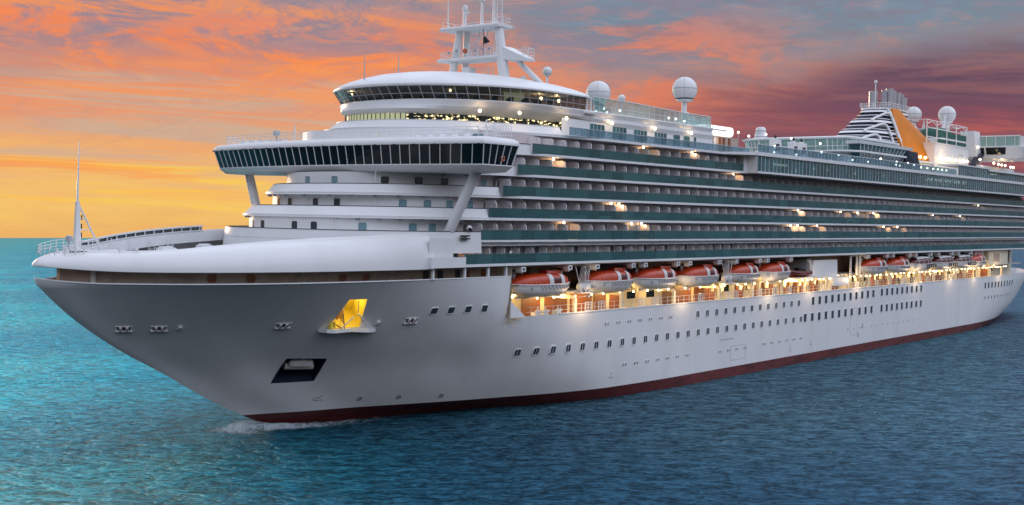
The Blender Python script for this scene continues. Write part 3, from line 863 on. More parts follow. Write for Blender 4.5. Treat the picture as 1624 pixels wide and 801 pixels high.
# solid bulwarks of the forward terraces, leaning in at the top
def clip_plan(P, xe, N=60):
    """front part of a deck outline, cut off square at xe"""
    full = plan(*P, 90.0, 160)
    h_ = len(full) // 2
    def cut(seq):
        out = []
        for p, q in zip(seq, seq[1:]):
            if p[0] > xe >= q[0]:
                t_ = (p[0] - xe) / max(1e-9, p[0] - q[0]); out.append((xe, p[1] + (q[1] - p[1]) * t_))
            if q[0] <= xe: out.append(q)
        return out
    port = cut(full[:h_ + 1]); stbd = cut(full[h_:][::-1])[::-1]
    pts = port + stbd[1:]
    # resample evenly
    L_ = [0.0]
    for p, q in zip(pts, pts[1:]): L_.append(L_[-1] + math.hypot(q[0] - p[0], q[1] - p[1]))
    out = []; i = 0
    for k_ in range(N + 1):
        s_ = L_[-1] * k_ / N
        while i < len(L_) - 2 and L_[i + 1] < s_: i += 1
        t_ = (s_ - L_[i]) / max(1e-9, L_[i + 1] - L_[i])
        out.append((pts[i][0] + (pts[i + 1][0] - pts[i][0]) * t_, pts[i][1] + (pts[i + 1][1] - pts[i][1]) * t_))
    return out
def bulwark(name, P0, P1, z0, z1, xe, parent, th=.22):
    b = MB(); a, c = clip_plan(P0, xe), clip_plan(P1, xe)
    ins = clip_plan((P1[0], P1[1] - th, P1[2] - th, P1[3]), xe)
    b.loft([at_z(a, z0), at_z(c, z1), at_z(ins, z1), at_z(ins, z0)])
    b.loft([at_z(a[:1], z0) + at_z(c[:1], z1) + at_z(ins[:1], z1) + at_z(ins[:1], z0)]) if False else None
    for i in (0, -1):
        b.poly([(*a[i], z0), (*c[i], z1), (*ins[i], z1), (*ins[i], z0)])
    o = b.build(name, WHITE, parent, True, 30)
    t = MB(); ou = clip_plan((P1[0], P1[1] + .05, P1[2] + .05, P1[3]), xe); inn = clip_plan((P1[0], P1[1] - th - .04, P1[2] - th - .04, P1[3]), xe)
    t.loft([at_z(ou, z1 + .003), at_z(ou, z1 + .07), at_z(inn, z1 + .07), at_z(inn, z1 + .003)])
    t.build('bulwark_rail', NAVY if name == 'terrace_bulwark' else WHITE, o, False)
    return o
bulwark('terrace_bulwark', (51.5, 21.6, 18.15, 2.9), (51.5, 21.2, 18.0, 2.9), 21.2, 23.75, 47.35, ship)
bulwark('terrace_bulwark', (50, 17.25, 18.1, 2.5), (50.6, 16.6, 17.75, 2.4), 25.18, 26.55, 48.7, ship)
bulwark('terrace_bulwark', (58, 22.85, 18.1, 2.4), (59, 22.6, 17.75, 2.4), 27.94, 29.28, 51.4, ship)
bulwark('terrace_bulwark', (60, 20.5, 18.1, 2.4), (60, 20.2, 17.95, 2.4), 30.72, 32.0, 54.2, ship)
bulwark('terrace_bulwark', (62, 19, 18.1, 2.4), (62, 19, 17.95, 2.4), 33.48, 34.85, 57.2, ship)
b = MB(); b.loft([[(38.1, -18.42, 19.55), (38.1, -18.42, 20.75), (38.1, -18.2, 20.75)], [(44.05, -18.42, 19.55), (44.05, -18.42, 20.75), (44.05, -18.2, 20.75)]])
b.box(38.05, 38.2, -18.44, -14.6, 19.5, 20.77); b.box(43.95, 44.1, -18.43, -18.1, 19.6, 20.77)
b.build('side_bulwark', WHITE, ship, False)
b = MB(); b.loft([[(38.3, -17.75, 19.8), (38.3, -17.75, 23.0)], [(42.5, -17.8, 19.8), (42.5, -17.8, 23.0)], [(42.5, -17.0, 19.8), (42.5, -17.0, 23.0)], [(44.6, -17.0, 19.8), (44.6, -17.0, 23.0)]])
b.build('side_wall', WHITE, ship, False)
b = MB(); b.box(42.7, 43.3, -17.36, -16.9, 20.0, 21.9); b.box(43.5, 44.0, -17.36, -16.9, 20.0, 21.9); b.build('side_door', DOORG, ship, False)
b = MB()
for z in (22.85, 23.2): b.box(43.6, 45.0, -18.26, -17.9, z, z + .16)
b.build('draught_vent', BLACK, ship, False)
b = MB(); b.ball((45.3, -17.8, 24.15), .38, 14); b.tube([(45.3, -17.8, 23.6), (45.3, -17.8, 24.0)], .08, 6)
b.cur = 1; b.tube([(45.2, -17.95, 24.08), (45.12, -18.17, 24.0)], .22, 10)
b.build('searchlight', [WHITE, BLACK], ship)

# windows of the front terraces (x, y on the wall, z of the centre)
for k, zc, wh, spots in (('E', 24.15, (1.0, 1.0), ((34.1, 8.0), (33.4, 5.5), (33.0, -.8), (33.2, -4.0), (35.2, -10.1), (39.5, -14.1), (41.7, -15.1))),
                         ('D', 26.98, (.95, 1.0), ((37.6, 7.3), (36.8, 4.4), (36.5, -.6), (36.8, -4.1), (40.2, -11.7), (42.4, -13.6), (45.0, -14.9), (47.7, -15.7))),
                         ('C', 29.80, (1.0, .85), ((37.8, 2.3), (37.8, -2.5), (40.1, -8.8), (42.9, -11.7), (45.7, -13.4), (51.0, -15.2), (55.2, -15.8)))):
    for i, (X, Y) in enumerate(spots):
        Xa_, L_w, b_w, n_w = WALL[k]
        if abs(Y) < b_w * .99: X = Xa_ - L_w * (1 - (abs(Y) / b_w) ** n_w) ** (1 / n_w)
        X, Y = (Vector((X, Y, 0)) + plan_normal(WALL[k], X, Y) * .02).xy
        g = GLASSB if (i >= 4 and k != 'C') or (k == 'C' and i in (0, 1, 5)) else GLASSP
        put_window('front_window', window_mesh(*wh, .18, WHITE, g, .07), (X, Y, zc), plan_normal(WALL[k], X, Y), deck[k])
for k, zc, X in (('D', 26.6, 50.4), ('C', 29.4, 52.9), ('E', 23.8, 46.6)):
    put_window('terrace_door', window_mesh(.9, 1.7, .4, WHITE, DOORG, .06), (X, -16.06, zc), Vector((0, -1, 0)), deck[k])
# little floodlights and boxes under the terrace overhangs
random.seed(3)
for k in 'DCB':
    P = SLAB[k]
    b = MB()
    for i in range(14):
        t = -1.5 + 2.2 * i / 13
        X = P[0] - P[1] * max(0, math.cos(t)) ** (2 / P[3]); Y = P[2] * math.copysign(abs(math.sin(t)) ** (2 / P[3]), math.sin(t))
        n = plan_normal(P, X, Y); p = Vector((X, Y, ZS[k] - .3)) - n * .5
        b.box(p.x - .16, p.x + .16, p.y - .2, p.y + .2, p.z - .10, p.z + .12)
    b.build('soffit_fitting', GREY, deck[k], False)
b = MB()
for X, Y, z in ((33.7, 7.2, 24.0), (33.9, -6.6, 24.2), (36.6, 1, 27), (38.4, -9.0, 27.0), (39.0, -8.5, 30)):
    b.tube([(X - .4, Y - .2, z - 1.1), (X - .4, Y - .2, z + 1.0)], .06, 6)
b.build('terrace_pipe', WHITE, ship)

# balustrade glass
for k in 'FEDCBA':
    z = ZS[k] + .16; yf = -18.0 if k != 'F' else -18.25
    b = MB(); b.box(GLASS_X[k], GLASS_END[k], yf - .02, yf + .02, z, z + 1.16)
    b.build('glass_balustrade', TEAL, deck[k], False)
    b = MB(); b.box(GLASS_X[k], GLASS_END[k], yf - .05, yf + .05, z + 1.16, z + 1.215)
    n = int((GLASS_END[k] - GLASS_X[k]) / 2.9)
    for i in range(n + 1):
        x = GLASS_X[k] + i * 2.9; b.box(x - .02, x + .02, yf - .035, yf + .035, z, z + 1.17)
    b.build('balustrade_frame', FRAMET, deck[k], False)
# partitions and balcony doors: the nearest hundred each are objects of their own
cells = []
for k in 'FEDCBA':
    x = GLASS_X[k] + (.2 if k in 'FE' else 1.6)
    while x < GLASS_END[k] - 1:
        cells.append((k, x)); x += 2.93
cells.sort(key=lambda c: (Vector((c[1], -18, ZS[c[0]])) - CAM).length)
def part_mesh(h, d0, round_):
    b = MB(); pts = [(-d0, 0), (0, 0)]
    r = .55 if round_ else .12
    for i in range(6):
        a = math.radians(90 * i / 5)
        pts.append((-r + r * math.cos(a) , h - r + r * math.sin(a)))
    pts.append((-d0, h))
    # (depth, height): depth 0 at the rail, running inboard
    b.loft([[(-.03, -p[0], p[1]) for p in pts], [(.03, -p[0], p[1]) for p in pts]], True, True, True)
    b.cur = 1
    ed = [p for p in pts[1:-1]]
    b.loft([[(-.06, -p[0] - .03, p[1] + .0) for p in ed], [(.06, -p[0] - .03, p[1]) for p in ed], [(.06, -p[0] + .05, p[1]) for p in ed], [(-.06, -p[0] + .05, p[1]) for p in ed]], True)
    return b
PM = {}
for key, h, d0, rd in (('hi', 2.12, 1.85, True), ('F', 2.05, 1.0, True), ('E', 2.1, 1.6, True)):
    o = part_mesh(h, d0, rd).build('partition', [PALE, WHITE], None, False); PM[key] = o; COL.objects.unlink(o)
dm = MB(); dm.box(-.95, .95, -.06, .05, 0, 2.05); dm.cur = 1
for x in (-.97, -.02, .93): dm.box(x, x + .05, -.09, -.05, 0, 2.08)
dm.box(-.97, .98, -.09, -.05, 2.03, 2.09)
dmo = dm.build('balcony_door', [DOORG, PALE, CURTAIN], None, False); COL.objects.unlink(dmo)
doors = [dmo]
for x0, x1 in ((-.9, .9), (-.9, -.1), (.2, .9), (-.9, -.5)):
    q_ = MB(); q_.v = list(dm.v); q_.f = list(dm.f); q_.mi = list(dm.mi); q_.cur = 2
    q_.box(x0, x1, -.075, -.055, .05, 2.0)
    o = q_.build('balcony_door', [DOORG, PALE, CURTAIN], None, False); COL.objects.unlink(o); doors.append(o)
random.seed(21)
far_p = MB(); far_d = MB()
def merge(dst, src, off):
    n0 = len(dst.v); me = src.data
    dst.v += [tuple(Vector(v.co) + Vector(off)) for v in me.vertices]
    for p in me.polygons: dst.f.append(tuple(n0 + i for i in p.vertices)); dst.mi.append(p.material_index)
for i, (k, x) in enumerate(cells):
    z = ZS[k] + (.16 if k != 'E' else .12)
    src = PM['hi'] if k in 'DCBA' else PM[k]
    pos = (x, -17.86 if k != 'F' else -17.0, z)
    wy = -16.07
    if k == 'F': pos = (x, -17.05, z)
    dpos = (x + 1.5, -16.1, z); dsrc = random.choice(doors)
    if i < 100:
        o = bpy.data.objects.new('balcony_partition', src.data); COL.objects.link(o); o.parent = deck[k]; o.location = pos
        o = bpy.data.objects.new('balcony_door', dsrc.data); COL.objects.link(o); o.parent = deck[k]; o.location = dpos
    else:
        merge(far_p, src, pos); merge(far_d, dsrc, dpos)
o = far_p.build('balcony_partition', [PALE, WHITE], ship, False); tag(o, kind='stuff')
o = far_d.build('balcony_door', [DOORG, PALE, CURTAIN], ship, False); tag(o, kind='stuff')
# the lowest balconies stand under white hoods with a slot in each cell
b = MB(); zf = ZS['E']
b.box(44.6, XE - 1, -17.4, -17.0, zf - .62, zf - .16)
b.build('balcony_hood', PALE, deck['F'], False)
b = MB(); x = 45.4
while x < XE - 3:
    b.box(x, x + 1.2, -17.44, -17.3, zf - .86, zf - .62); x += 2.93
b.build('hood_slot', DARK, deck['F'], False)
# aft end of the balcony decks
b = MB(); b.box(XE - .3, XE + 5, -17.9, 17.9, 19.6, 30.7); b.build('aft_house', WHITE, ship, False)
b = MB()
for z0, z1, x in ((25.3, 28.2, XE - 1.6), (22.6, 25.2, XE - .6)): b.box(x, XE + 1, -18.15, -16.5, z0, z1)
b.build('balcony_end', WHITE, ship, False)
b = MB(); b.box(114.1, 115.6, -18.0, -16.0, 33.8, 36.3); b.build('balcony_end', WHITE, ship, False)
# lit balcony lamps
for X, z in ((85.4, 36.1), (99.4, 36.1), (63.4, 33.3), (112.9, 33.2), (77.2, 27.75), (79.2, 27.7), (82.6, 25.0), (85.3, 25.0), (66.0, 25.0), (137.5, 27.75),
             (156.2, 27.7), (164.4, 27.7), (172.5, 27.7), (134.6, 25.0), (137.5, 25.0), (145.7, 25.0), (238.7, 30.5), (206.9, 27.7), (225.3, 27.7), (178.0, 25.0), (185.7, 25.0),
             (218.6, 22.2), (227.1, 22.2), (232.1, 22.2), (240.3, 22.2), (44.3, 22.2)):
    b = MB(); b.ball((X, -16.75, z), .17, 10); b.build('balcony_lamp', LAMP, ship)
    if X < 200: point_light((X + .3, -17.15, z - .28), 30, (1.0, .55, .24), .1, ship)

# ------------------------------------------------------------------ navigation bridge across the ship
def bridge_ring(d, z, dx_=0.0):
    """outline inset by d; front curve, wing ends, straight back"""
    pts = []
    for i in range(61):
        Y = -24 + 48 * i / 60
        pts.append((37.15 + 3.15 * (Y / 24) ** 2 + d + dx_, Y * (24 - d) / 24, z))
    r = []
    # round the forward corners of the wings
    for p in pts: r.append(p)
    r.append((46.6 - d * .8, 24 - d, z)); r.append((47.4, 18.2, z)); r.append((47.4, -18.2, z)); r.append((46.6 - d * .8, -24 + d, z))
    return r
bb = MB()
bb.loft([bridge_ring(2.4, 30.72), bridge_ring(1.1, 30.82), bridge_ring(.72, 31.2), bridge_ring(.46, 31.5), bridge_ring(.52, 31.58), bridge_ring(.64, 31.62)], True, True)
bb.loft([bridge_ring(.06, 33.84), bridge_ring(-.12, 33.88), bridge_ring(-.14, 34.08), bridge_ring(.0, 34.42), bridge_ring(.35, 34.66), bridge_ring(1.0, 34.78)], True, False, True)
bridge = bb.build('bridge', WHITE, ship, True, 40)
g = MB(); g.loft([bridge_ring(.64, 31.62), bridge_ring(.06, 33.84)], True)
bridge_in = g.build('bridge_backing', NAVY, bridge, False)
lo, hi = bridge_ring(.60, 31.62), bridge_ring(.02, 33.84)
def along(ring, s):
    return ring
NW = 35
def front_pt(Y, d, z): return Vector((37.15 + 3.15 * (Y / 24) ** 2 + d, Y * (24 - d) / 24, z))
mul = MB()
for i in range(NW):
    y0, y1 = -24 + 48 * i / NW, -24 + 48 * (i + 1) / NW
    b = MB(); b.poly([front_pt(y0, .58, 31.62), front_pt(y1, .58, 31.62), front_pt(y1, 0, 33.84), front_pt(y0, 0, 33.84)])
    b.build('bridge_window', GLASSD, bridge, False)
for sd in (-1, 1):
    for i in range(5):
        def sp(k, d, z):
            X0_ = 40.3 + d; X1_ = 46.6 - d * .8
            return Vector((X0_ + (X1_ - X0_) * k / 5, sd * (24 - d), z))
        b = MB(); b.poly([sp(i, .58, 31.62), sp(i + 1, .58, 31.62), sp(i + 1, 0, 33.84), sp(i, 0, 33.84)]); b.build('bridge_window', GLASSD, bridge, False)
        mul.tube([sp(i, .55, 31.55), sp(i, -.03, 33.9)], .065, 6)
    mul.tube([sp(5, .55, 31.55), sp(5, -.03, 33.9)], .09, 6)
for i in range(NW + 1):
    Y = -24 + 48 * i / NW
    mul.tube([front_pt(Y, .55, 31.55), front_pt(Y, -.03, 33.9)], .06, 6)
mul.build('window_mullion', WHITE, bridge)
b = MB()
for i in range(0, NW, 2):
    Y = -24 + 48 * (i + .5) / NW; p = front_pt(Y, -.32, 33.86); b.box(p.x - .1, p.x + .1, p.y - .12, p.y + .12, p.z - .08, p.z + .03)
b.build('window_wiper_box', BLACK, bridge, False)
for sd in (-1, 1):
    b = MB(); b.tube([(43.4, sd * 20.5, 31.0), (42.6, sd * 16.7, 23.3)], .62, 18); b.build('bridge_strut', WHITE, bridge)
# railing and gear on the bridge roof
rail('bridge_railing', [front_pt(-23.4 + 46.8 * i / 40, .9, 34.76) for i in range(41)], 1.1, 1.5, 3, .035)
rail('bridge_railing', [(44.5, -23, 34.76), (41.4, -23, 34.76)], 1.1, .8, 3, .035)
rail('bridge_railing', [(44.5, 23, 34.76), (41.4, 23, 34.76)], 1.1, .8, 3, .035)
rail('bridge_railing', [(46.5, -23, 34.76), (45.6, -23, 34.76), (46.4, -18.5, 34.76)], 1.5, .5, 4, .035)
for X, Y, h in ((40.5, 8.0, 2.3), (45.2, -21.5, 2.0), (45.0, -20.4, 2.3)):
    b = MB(); b.tube([(X, Y, 34.7), (X, Y, 34.7 + h)], .07, 6); b.box(X - .12, X + .12, Y - .12, Y + .12, 34.7 + h * .6, 34.9 + h * .6)
    b.build('bridge_roof_post', WHITE, bridge)
b = MB(); b.lathe([(.1, 0), (.1, .9), (.45, 1.0), (.5, 1.35), (.35, 1.6), (0, 1.62)], (40.6, 11.6, 34.75), 14); b.build('bridge_searchlight', GREY, bridge)
for sd, x0 in ((-1, 41.5), (1, 41.5)):
    b = MB()
    for i in range(5):
        y = sd * (12 + 1.9 * i); b.box(x0, x0 + .9, y - .5, y + .5, 34.76, 35.25)
    b.build('roof_locker', WHITE, bridge, False)
# lower windows on the house behind the bridge roof
for X, Y in ((42.1, -1.6), (42.3, -4.6), (43.2, -8.0), (44.4, -10.4), (46.3, -12.7), (50, -15.0), (42.4, 4), (43.4, 8)):
    put_window('front_window', window_mesh(1.7, .75, .3, WHITE, GLASSB if Y < -9 else LITPALE, .08), (X, Y, 35.45), plan_normal(WALL['A'], X, Y), deck['A'])

# ------------------------------------------------------------------ promenade with its lifeboat recess
PX0, PX1 = 53.6, 268.0
b = MB(); dxs = [53.4 + 4 * k for k in range(62)]
b.loft([[(x, -hull_y(x, 12.2) + .2, 12.3) for x in dxs], [(x, hull_y(x, 12.2) - .2, 12.3) for x in dxs]]); b.build('promenade_deck', DECK, ship, False)
pw = MB()
pw.loft([[(PX0, -17.9, 12.3), (PX0, -17.9, 19.5)], [(PX0, -12.5, 12.3), (PX0, -12.5, 19.5)], [(282, -12.5, 12.3), (282, -12.5, 19.5)]])
prom = pw.build('promenade_wall', CREAM, ship, False)
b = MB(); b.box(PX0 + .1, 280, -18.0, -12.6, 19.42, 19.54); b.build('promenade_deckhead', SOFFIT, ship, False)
b = MB(); b.loft([[(PX0 + .1, -12.56, 15.76), (PX0 + .1, -12.56, 19.45)], [(280, -12.56, 15.76), (280, -12.56, 19.45)]]); b.build('boat_bay_shade_sheet', BAYSHADE, ship, False)  # dark sheet before the cream wall, standing for the shade behind the boats
# boat-deck edge beam that carries the boats, widened to block lamp light from below
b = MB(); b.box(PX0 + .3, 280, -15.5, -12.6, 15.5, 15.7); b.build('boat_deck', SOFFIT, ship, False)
random.seed(11)
x = 57.5
while x < 262:
    wdt = random.choice((3.0, 5.2, 7.0, 4.0))
    kind = random.random()
    if kind < .62:
        b = MB(); b.box(x, x + wdt, -12.62, -12.4, 12.35, 15.0); b.build('wood_panel', WOODM, prom, False)
    elif kind < .80:
        put_window('promenade_window', window_mesh(min(wdt, 2.4), 1.1, .15, CREAM, GLASSD, .1), (x + wdt / 2, -12.53, 14.2), Vector((0, -1, 0)), prom)
    else:
        b = MB(); b.box(x + .3, x + 1.4, -12.62, -12.4, 12.35, 14.5); b.build('promenade_door', DARK, prom, False)
        b = MB(); b.box(x + 1.7, x + 2.5, -13.2, -12.5, 12.3, 13.6); b.build('life_jacket_locker', BOATW, prom, False)
    x += wdt + random.uniform(.4, 1.2)
PILLARS = [68.0, 79.4, 93.8, 107.9, 119.2, 130.3, 139.6, 149.0, 158.9, 169.5, 180.6, 189.0, 198.2, 206.5, 214.5, 221.5, 227.7, 237.2, 247.0, 256.5]
pm = MB(); pm.loft([[(-.26, -.22, 0), (.26, -.22, 0), (.26, .22, 0), (-.26, .22, 0)], [(-.22, -.2, 2.5), (.22, -.2, 2.5), (.22, .2, 2.5), (-.22, .2, 2.5)]], True, True, True)
pm.loft([[(-.22, -.2, 2.5), (.22, -.2, 2.5), (.22, 3.2, 2.5), (-.22, 3.2, 2.5)], [(-.22, .1, 2.85), (.22, .1, 2.85), (.22, 3.2, 3.25), (-.22, 3.2, 3.25)]], True, True, True)
pmo = pm.build('promenade_pillar', CREAM, ship, False)
for i, X in enumerate(PILLARS):
    o = pmo if i == 0 else copy_obj(pmo, ship)
    o.location = (X, -17.35, 12.3)
# lamps under the boats
def spill_lamp(X):  # added lamp on an invented outboard arm, for warm spill on the hull
    b = MB(); b.tube([(X, -17.5, 15.0), (X, -19.0, 15.25)], .06, 6); b.box(X - .2, X + .2, -19.3, -18.9, 15.1, 15.35)
    b.build('added_spill_lamp', GREY, ship, False)
    point_light((X, -19.35, 14.5), 330, (1.0, .70, .42), .25, ship)
for X in (57.6, 67.1, 75.4, 83.4, 93.6, 106.2, 114, 122.1, 131, 138.7, 145.2, 151.8, 160.1, 170, 182, 192.0, 200, 206.7, 214, 221.4, 231, 241.8, 250.4, 258.7):
    b = MB(); b.lathe([(.05, .12), (.2, .1), (.24, 0), (.16, -.1), (0, -.13)], (X, -14.8, 15.3), 12); b.build('promenade_lamp', LAMP, ship)
    point_light((X, -14.9, 14.85), 420, (1.0, .62, .20), .18, ship)
    if X in (67.1, 93.6, 122.1, 138.7, 160.1, 192.0, 214, 231, 250.4): spill_lamp(X + 1.5)
# small lamps on the pillars and along the beam over the promenade
random.seed(9)
x = 60.0
while x < 262:
    b = MB(); b.lathe([(.03, .12), (.13, .08), (.15, 0), (.09, -.1), (0, -.12)], (x, -17.1, 15.12 + .1 * random.random()), 10); b.build('beam_lamp', LAMP, ship)
    x += random.uniform(2.6, 5.2) if x < 135 else random.uniform(1.8, 3.4)
# railing, gate frames and chairs along the edge
x = 58.0; seg = []
b = MB()
while x < 236:
    b.tube([(x, -17.6, 12.3), (x, -17.6, 14.1)], .03, 5); x += 1.6
for z in (13.5, 14.1): b.tube([(57, -17.6, z), (236, -17.6, z)], .022, 5)
b.build('promenade_railing', WHITE, ship)
gm = MB()
for xx in (-.75, -.04, .67): gm.box(xx, xx + .1, -.05, .05, 0, 1.2)
for zz in (0, .38, .75, 1.12): gm.box(-.75, .77, -.05, .05, zz, zz + .1)
gmo = gm.build('gate_frame', BOATW, ship, False)
for i, X in enumerate((70.8, 74.0, 84.5, 88.2, 101.5, 110.5, 113.2, 121.5, 127, 133, 146.8, 163, 173, 187, 202, 218)):
    o = gmo if i == 0 else copy_obj(gmo, ship); o.location = (X, -17.62, 13.05)
for X in (59.5, 61.2, 64.0):
    b = MB(); b.box(X, X + 1.0, -17.3, -16.5, 12.9, 13.35); b.box(X, X + 1.3, -17.25, -17.1, 13.25, 13.6)
    b.tube([(X + .2, -17.1, 13.3), (X + .6, -17.1, 14.1), (X + .75, -17.1, 13.3)], .05, 6)
    b.build('boarding_seat', BOATW, ship, False)
# machinery boxes standing in the recess
b = MB()
b.loft([[(142.5, -17.3, 15.4), (148.2, -17.5, 15.4), (154.2, -17.3, 15.4), (154.2, -12.6, 15.4), (142.5, -12.6, 15.4)], [(143.5, -17.3, 18.7), (148.4, -17.5, 18.7), (153.9, -17.3, 18.7), (153.9, -12.6, 18.7), (143.5, -12.6, 18.7)]], True, True, True)
b.build('boarding_lobby', WHITE, ship, False)
b = MB(); b.box(151.3, 158.2, -17.75, -16.9, 13.75, 15.35); b.build('promenade_screen', WHITE, ship, False)
b = MB(); b.box(236, 243, -17.0, -12.6, 15.8, 19.4); b.build('winch_house', SOFFIT, ship, False)
b = MB(); b.box(246, 262, -17.3, -12.6, 15.8, 19.4); b.build('aft_boat_house', CREAM, ship, False)
b = MB(); b.box(250, 255, -17.36, -17.0, 16.6, 18.6); b.build('aft_house_panel', TAN, ship, False)
for X in (160.5, 163.5, 165):
    b = MB(); b.tube([(X, -17.2, 15.4), (X, -17.2, 19.4)], .22, 8); b.build('recess_post', WHITE, ship)
# stanchions between promenade and boats
for i in range(40):
    X = 112 + i * 3.3
    b = MB(); b.box(X - .45, X + .45, -13.9 - .1 * (i % 3), -13.6, 13.9, 15.4)
    b.build('hose_box', BOATW, ship, False)

# ------------------------------------------------------------------ lounge tower above the bridge
bulwark('lounge_bulwark', (79, 36.3, 18.14, 2.23), (80, 35.2, 17.5, 2.2), 36.24, 37.62, 65.2, ship, .25)
LW = (87, 41, 16.0, 2.3)
def ring_of(P, z, xe, N=90): return at_z(plan(*P, xe, N), z)
b = MB(); b.loft([ring_of(LW, 36.6, 106.5), ring_of(LW, 39.0, 106.5)], True)
lounge = b.build('lounge_wall', WHITE, ship, True, 30)
# lit window band: panes one by one
pp = clip_plan((87, 41.22, 16.12, 2.3), 70.0, 400)
acc = [0.0]
for a, c in zip(pp, pp[1:]): acc.append(acc[-1] + math.hypot(c[0] - a[0], c[1] - a[1]))
def at_len(P, acc, s):
    for i in range(len(acc) - 1):
        if acc[i + 1] >= s:
            t = (s - acc[i]) / max(1e-6, acc[i + 1] - acc[i])
            return (P[i][0] + (P[i + 1][0] - P[i][0]) * t, P[i][1] + (P[i + 1][1] - P[i][1]) * t)
    return P[-1]
half = acc[-1] * .5
npan = 58
for i in range(npan):
    s0, s1 = acc[-1] * .66 * i / npan, acc[-1] * .66 * (i + 1) / npan
    a, c = at_len(pp, acc, s0 + .03), at_len(pp, acc, s1 - .03)
    b = MB(); b.poly([(*a, 37.3), (*c, 37.3), (*c, 38.52), (*a, 38.52)])
    mx = (a[0] + c[0]) / 2; my = (a[1] + c[1]) / 2
    mat = LITPALE if my > -5.5 else LITWIN
    b.build('lounge_lower_window', mat, lounge, False)
b = MB()
for i in range(npan + 1):
    a = at_len(pp, acc, acc[-1] * .66 * i / npan)
    b.box(a[0] - .05, a[0] + .05, a[1] - .05, a[1] + .05, 37.3, 38.55)
b.build('window_frame', NAVY, lounge, False)
# flared white band
b = MB()
b.loft([ring_of((87, 41.1, 16.06, 2.3), 38.55, 106.5), ring_of((80, 34.6, 16.4, 2.25), 39.15, 106.5), ring_of((72, 26.0, 16.35, 2.2), 39.55, 106.5), ring_of((70, 23.6, 16.15, 2.2), 39.6, 106.5),
        ring_of((69, 22.4, 16.3, 2.2), 39.9, 106.5), ring_of((67.3, 20.6, 16.45, 2.2), 40.28, 106.5), ring_of((67.0, 20.1, 16.4, 2.2), 40.4, 106.5), ring_of((67.0, 19.5, 15.6, 2.2), 40.42, 106.5)], True, False, True)
b.build('lounge_band', WHITE, lounge, True, 25)
# upper windows leaning outwards
WB, WT = (67.0, 19.8, 16.0, 2.2), (64.8, 19.0, 16.55, 2.1)
qb = plan(*WB, 71.5, 400); qt = plan(*WT, 71.0, 400)
ab_ = [0.0]; at_ = [0.0]
for a, c in zip(qb, qb[1:]): ab_.append(ab_[-1] + math.hypot(c[0] - a[0], c[1] - a[1]))
for a, c in zip(qt, qt[1:]): at_.append(at_[-1] + math.hypot(c[0] - a[0], c[1] - a[1]))
npan = 46
fr = MB()
for i in range(npan):
    k0, k1 = i / npan, (i + 1) / npan
    p0, p1 = at_len(qb, ab_, ab_[-1] * k0), at_len(qb, ab_, ab_[-1] * k1)
    r0, r1 = at_len(qt, at_, at_[-1] * k0), at_len(qt, at_, at_[-1] * k1)
    b = MB(); b.poly([(*p0, 40.4), (*p1, 40.4), (*r1, 42.05), (*r0, 42.05)]); b.build('lounge_window', LOUNGEG, lounge, False)
    fr.tube([(*p0, 40.38), (*r0, 42.08)], .05, 6)
    mid0 = [p + (q - p) * .42 for p, q in zip((*p0, 40.4), (*r0, 42.05))]; mid1 = [p + (q - p) * .42 for p, q in zip((*p1, 40.4), (*r1, 42.05))]
    fr.tube([mid0, mid1], .045, 6)
fr.build('lounge_mullion', GREY, lounge)
# what one sees inside: floor, dark core with warm panels, seats, lamps
b = MB(); b.prism(plan(66, 16, 13, 2.2, 72), 40.43, 40.5); b.build('lounge_floor', TAN, lounge, False)
b = MB(); b.prism(plan(64, 8, 9, 2.2, 71), 40.5, 42.0); b.build('lounge_core', CABIN, lounge, False)
b = MB(); b.prism(plan(64.8, 18.4, 16, 2.1, 71), 42.0, 42.08); b.build('lounge_ceiling', CABIN, lounge, False)
b = MB(); b.loft([[(57.5, -12.9, 40.5), (61.5, -13.2, 40.5)], [(57.5, -12.9, 41.75), (61.5, -13.2, 41.95)]]); b.build('lounge_screen', LITPALE, lounge, False)
for i in range(16):
    s_ = at_len(qb, ab_, ab_[-1] * (.10 + .6 * i / 16)); c = Vector((66, 0, 0)); p = Vector((*s_, 0)); p = p + (c - p).normalized() * 1.3
    b = MB(); b.box(p.x - .35, p.x + .35, p.y - .35, p.y + .35, 40.5, 40.95); b.box(p.x + .2, p.x + .35, p.y - .35, p.y + .35, 40.95, 41.2)
    b.build('lounge_chair', DARK, lounge, False)
for X, Y, z in ((63.3, -14.6, 41.35), (67.0, -14.8, 41.35), (52.6, -8.0, 41.75), (48.7, 6.0, 41.55)):
    b = MB(); b.ball((X, Y, z), .24 if X > 60 else .16, 12); b.build('lounge_lamp', LAMP, lounge)
    point_light((X, Y + .3, z + .3), 60, (1, .66, .3), .15, ship)
# domed roof
rf = MB()
RP = (64.6, 19.0, 16.55, 2.1)
def roof_ring(r, z, cx_=60.0):
    pts = plan(*RP, 71.8, 90)
    return [(cx_ + (x - cx_) * r, y * r, z) for x, y in pts]
rings = [roof_ring(.985, 41.98), roof_ring(1.0, 42.1), roof_ring(1.0, 42.28), roof_ring(.985, 42.5), roof_ring(.95, 42.8), roof_ring(.88, 43.25), roof_ring(.78, 43.75), roof_ring(.65, 44.25), roof_ring(.5, 44.6), roof_ring(.3, 44.85), roof_ring(.1, 44.95)]
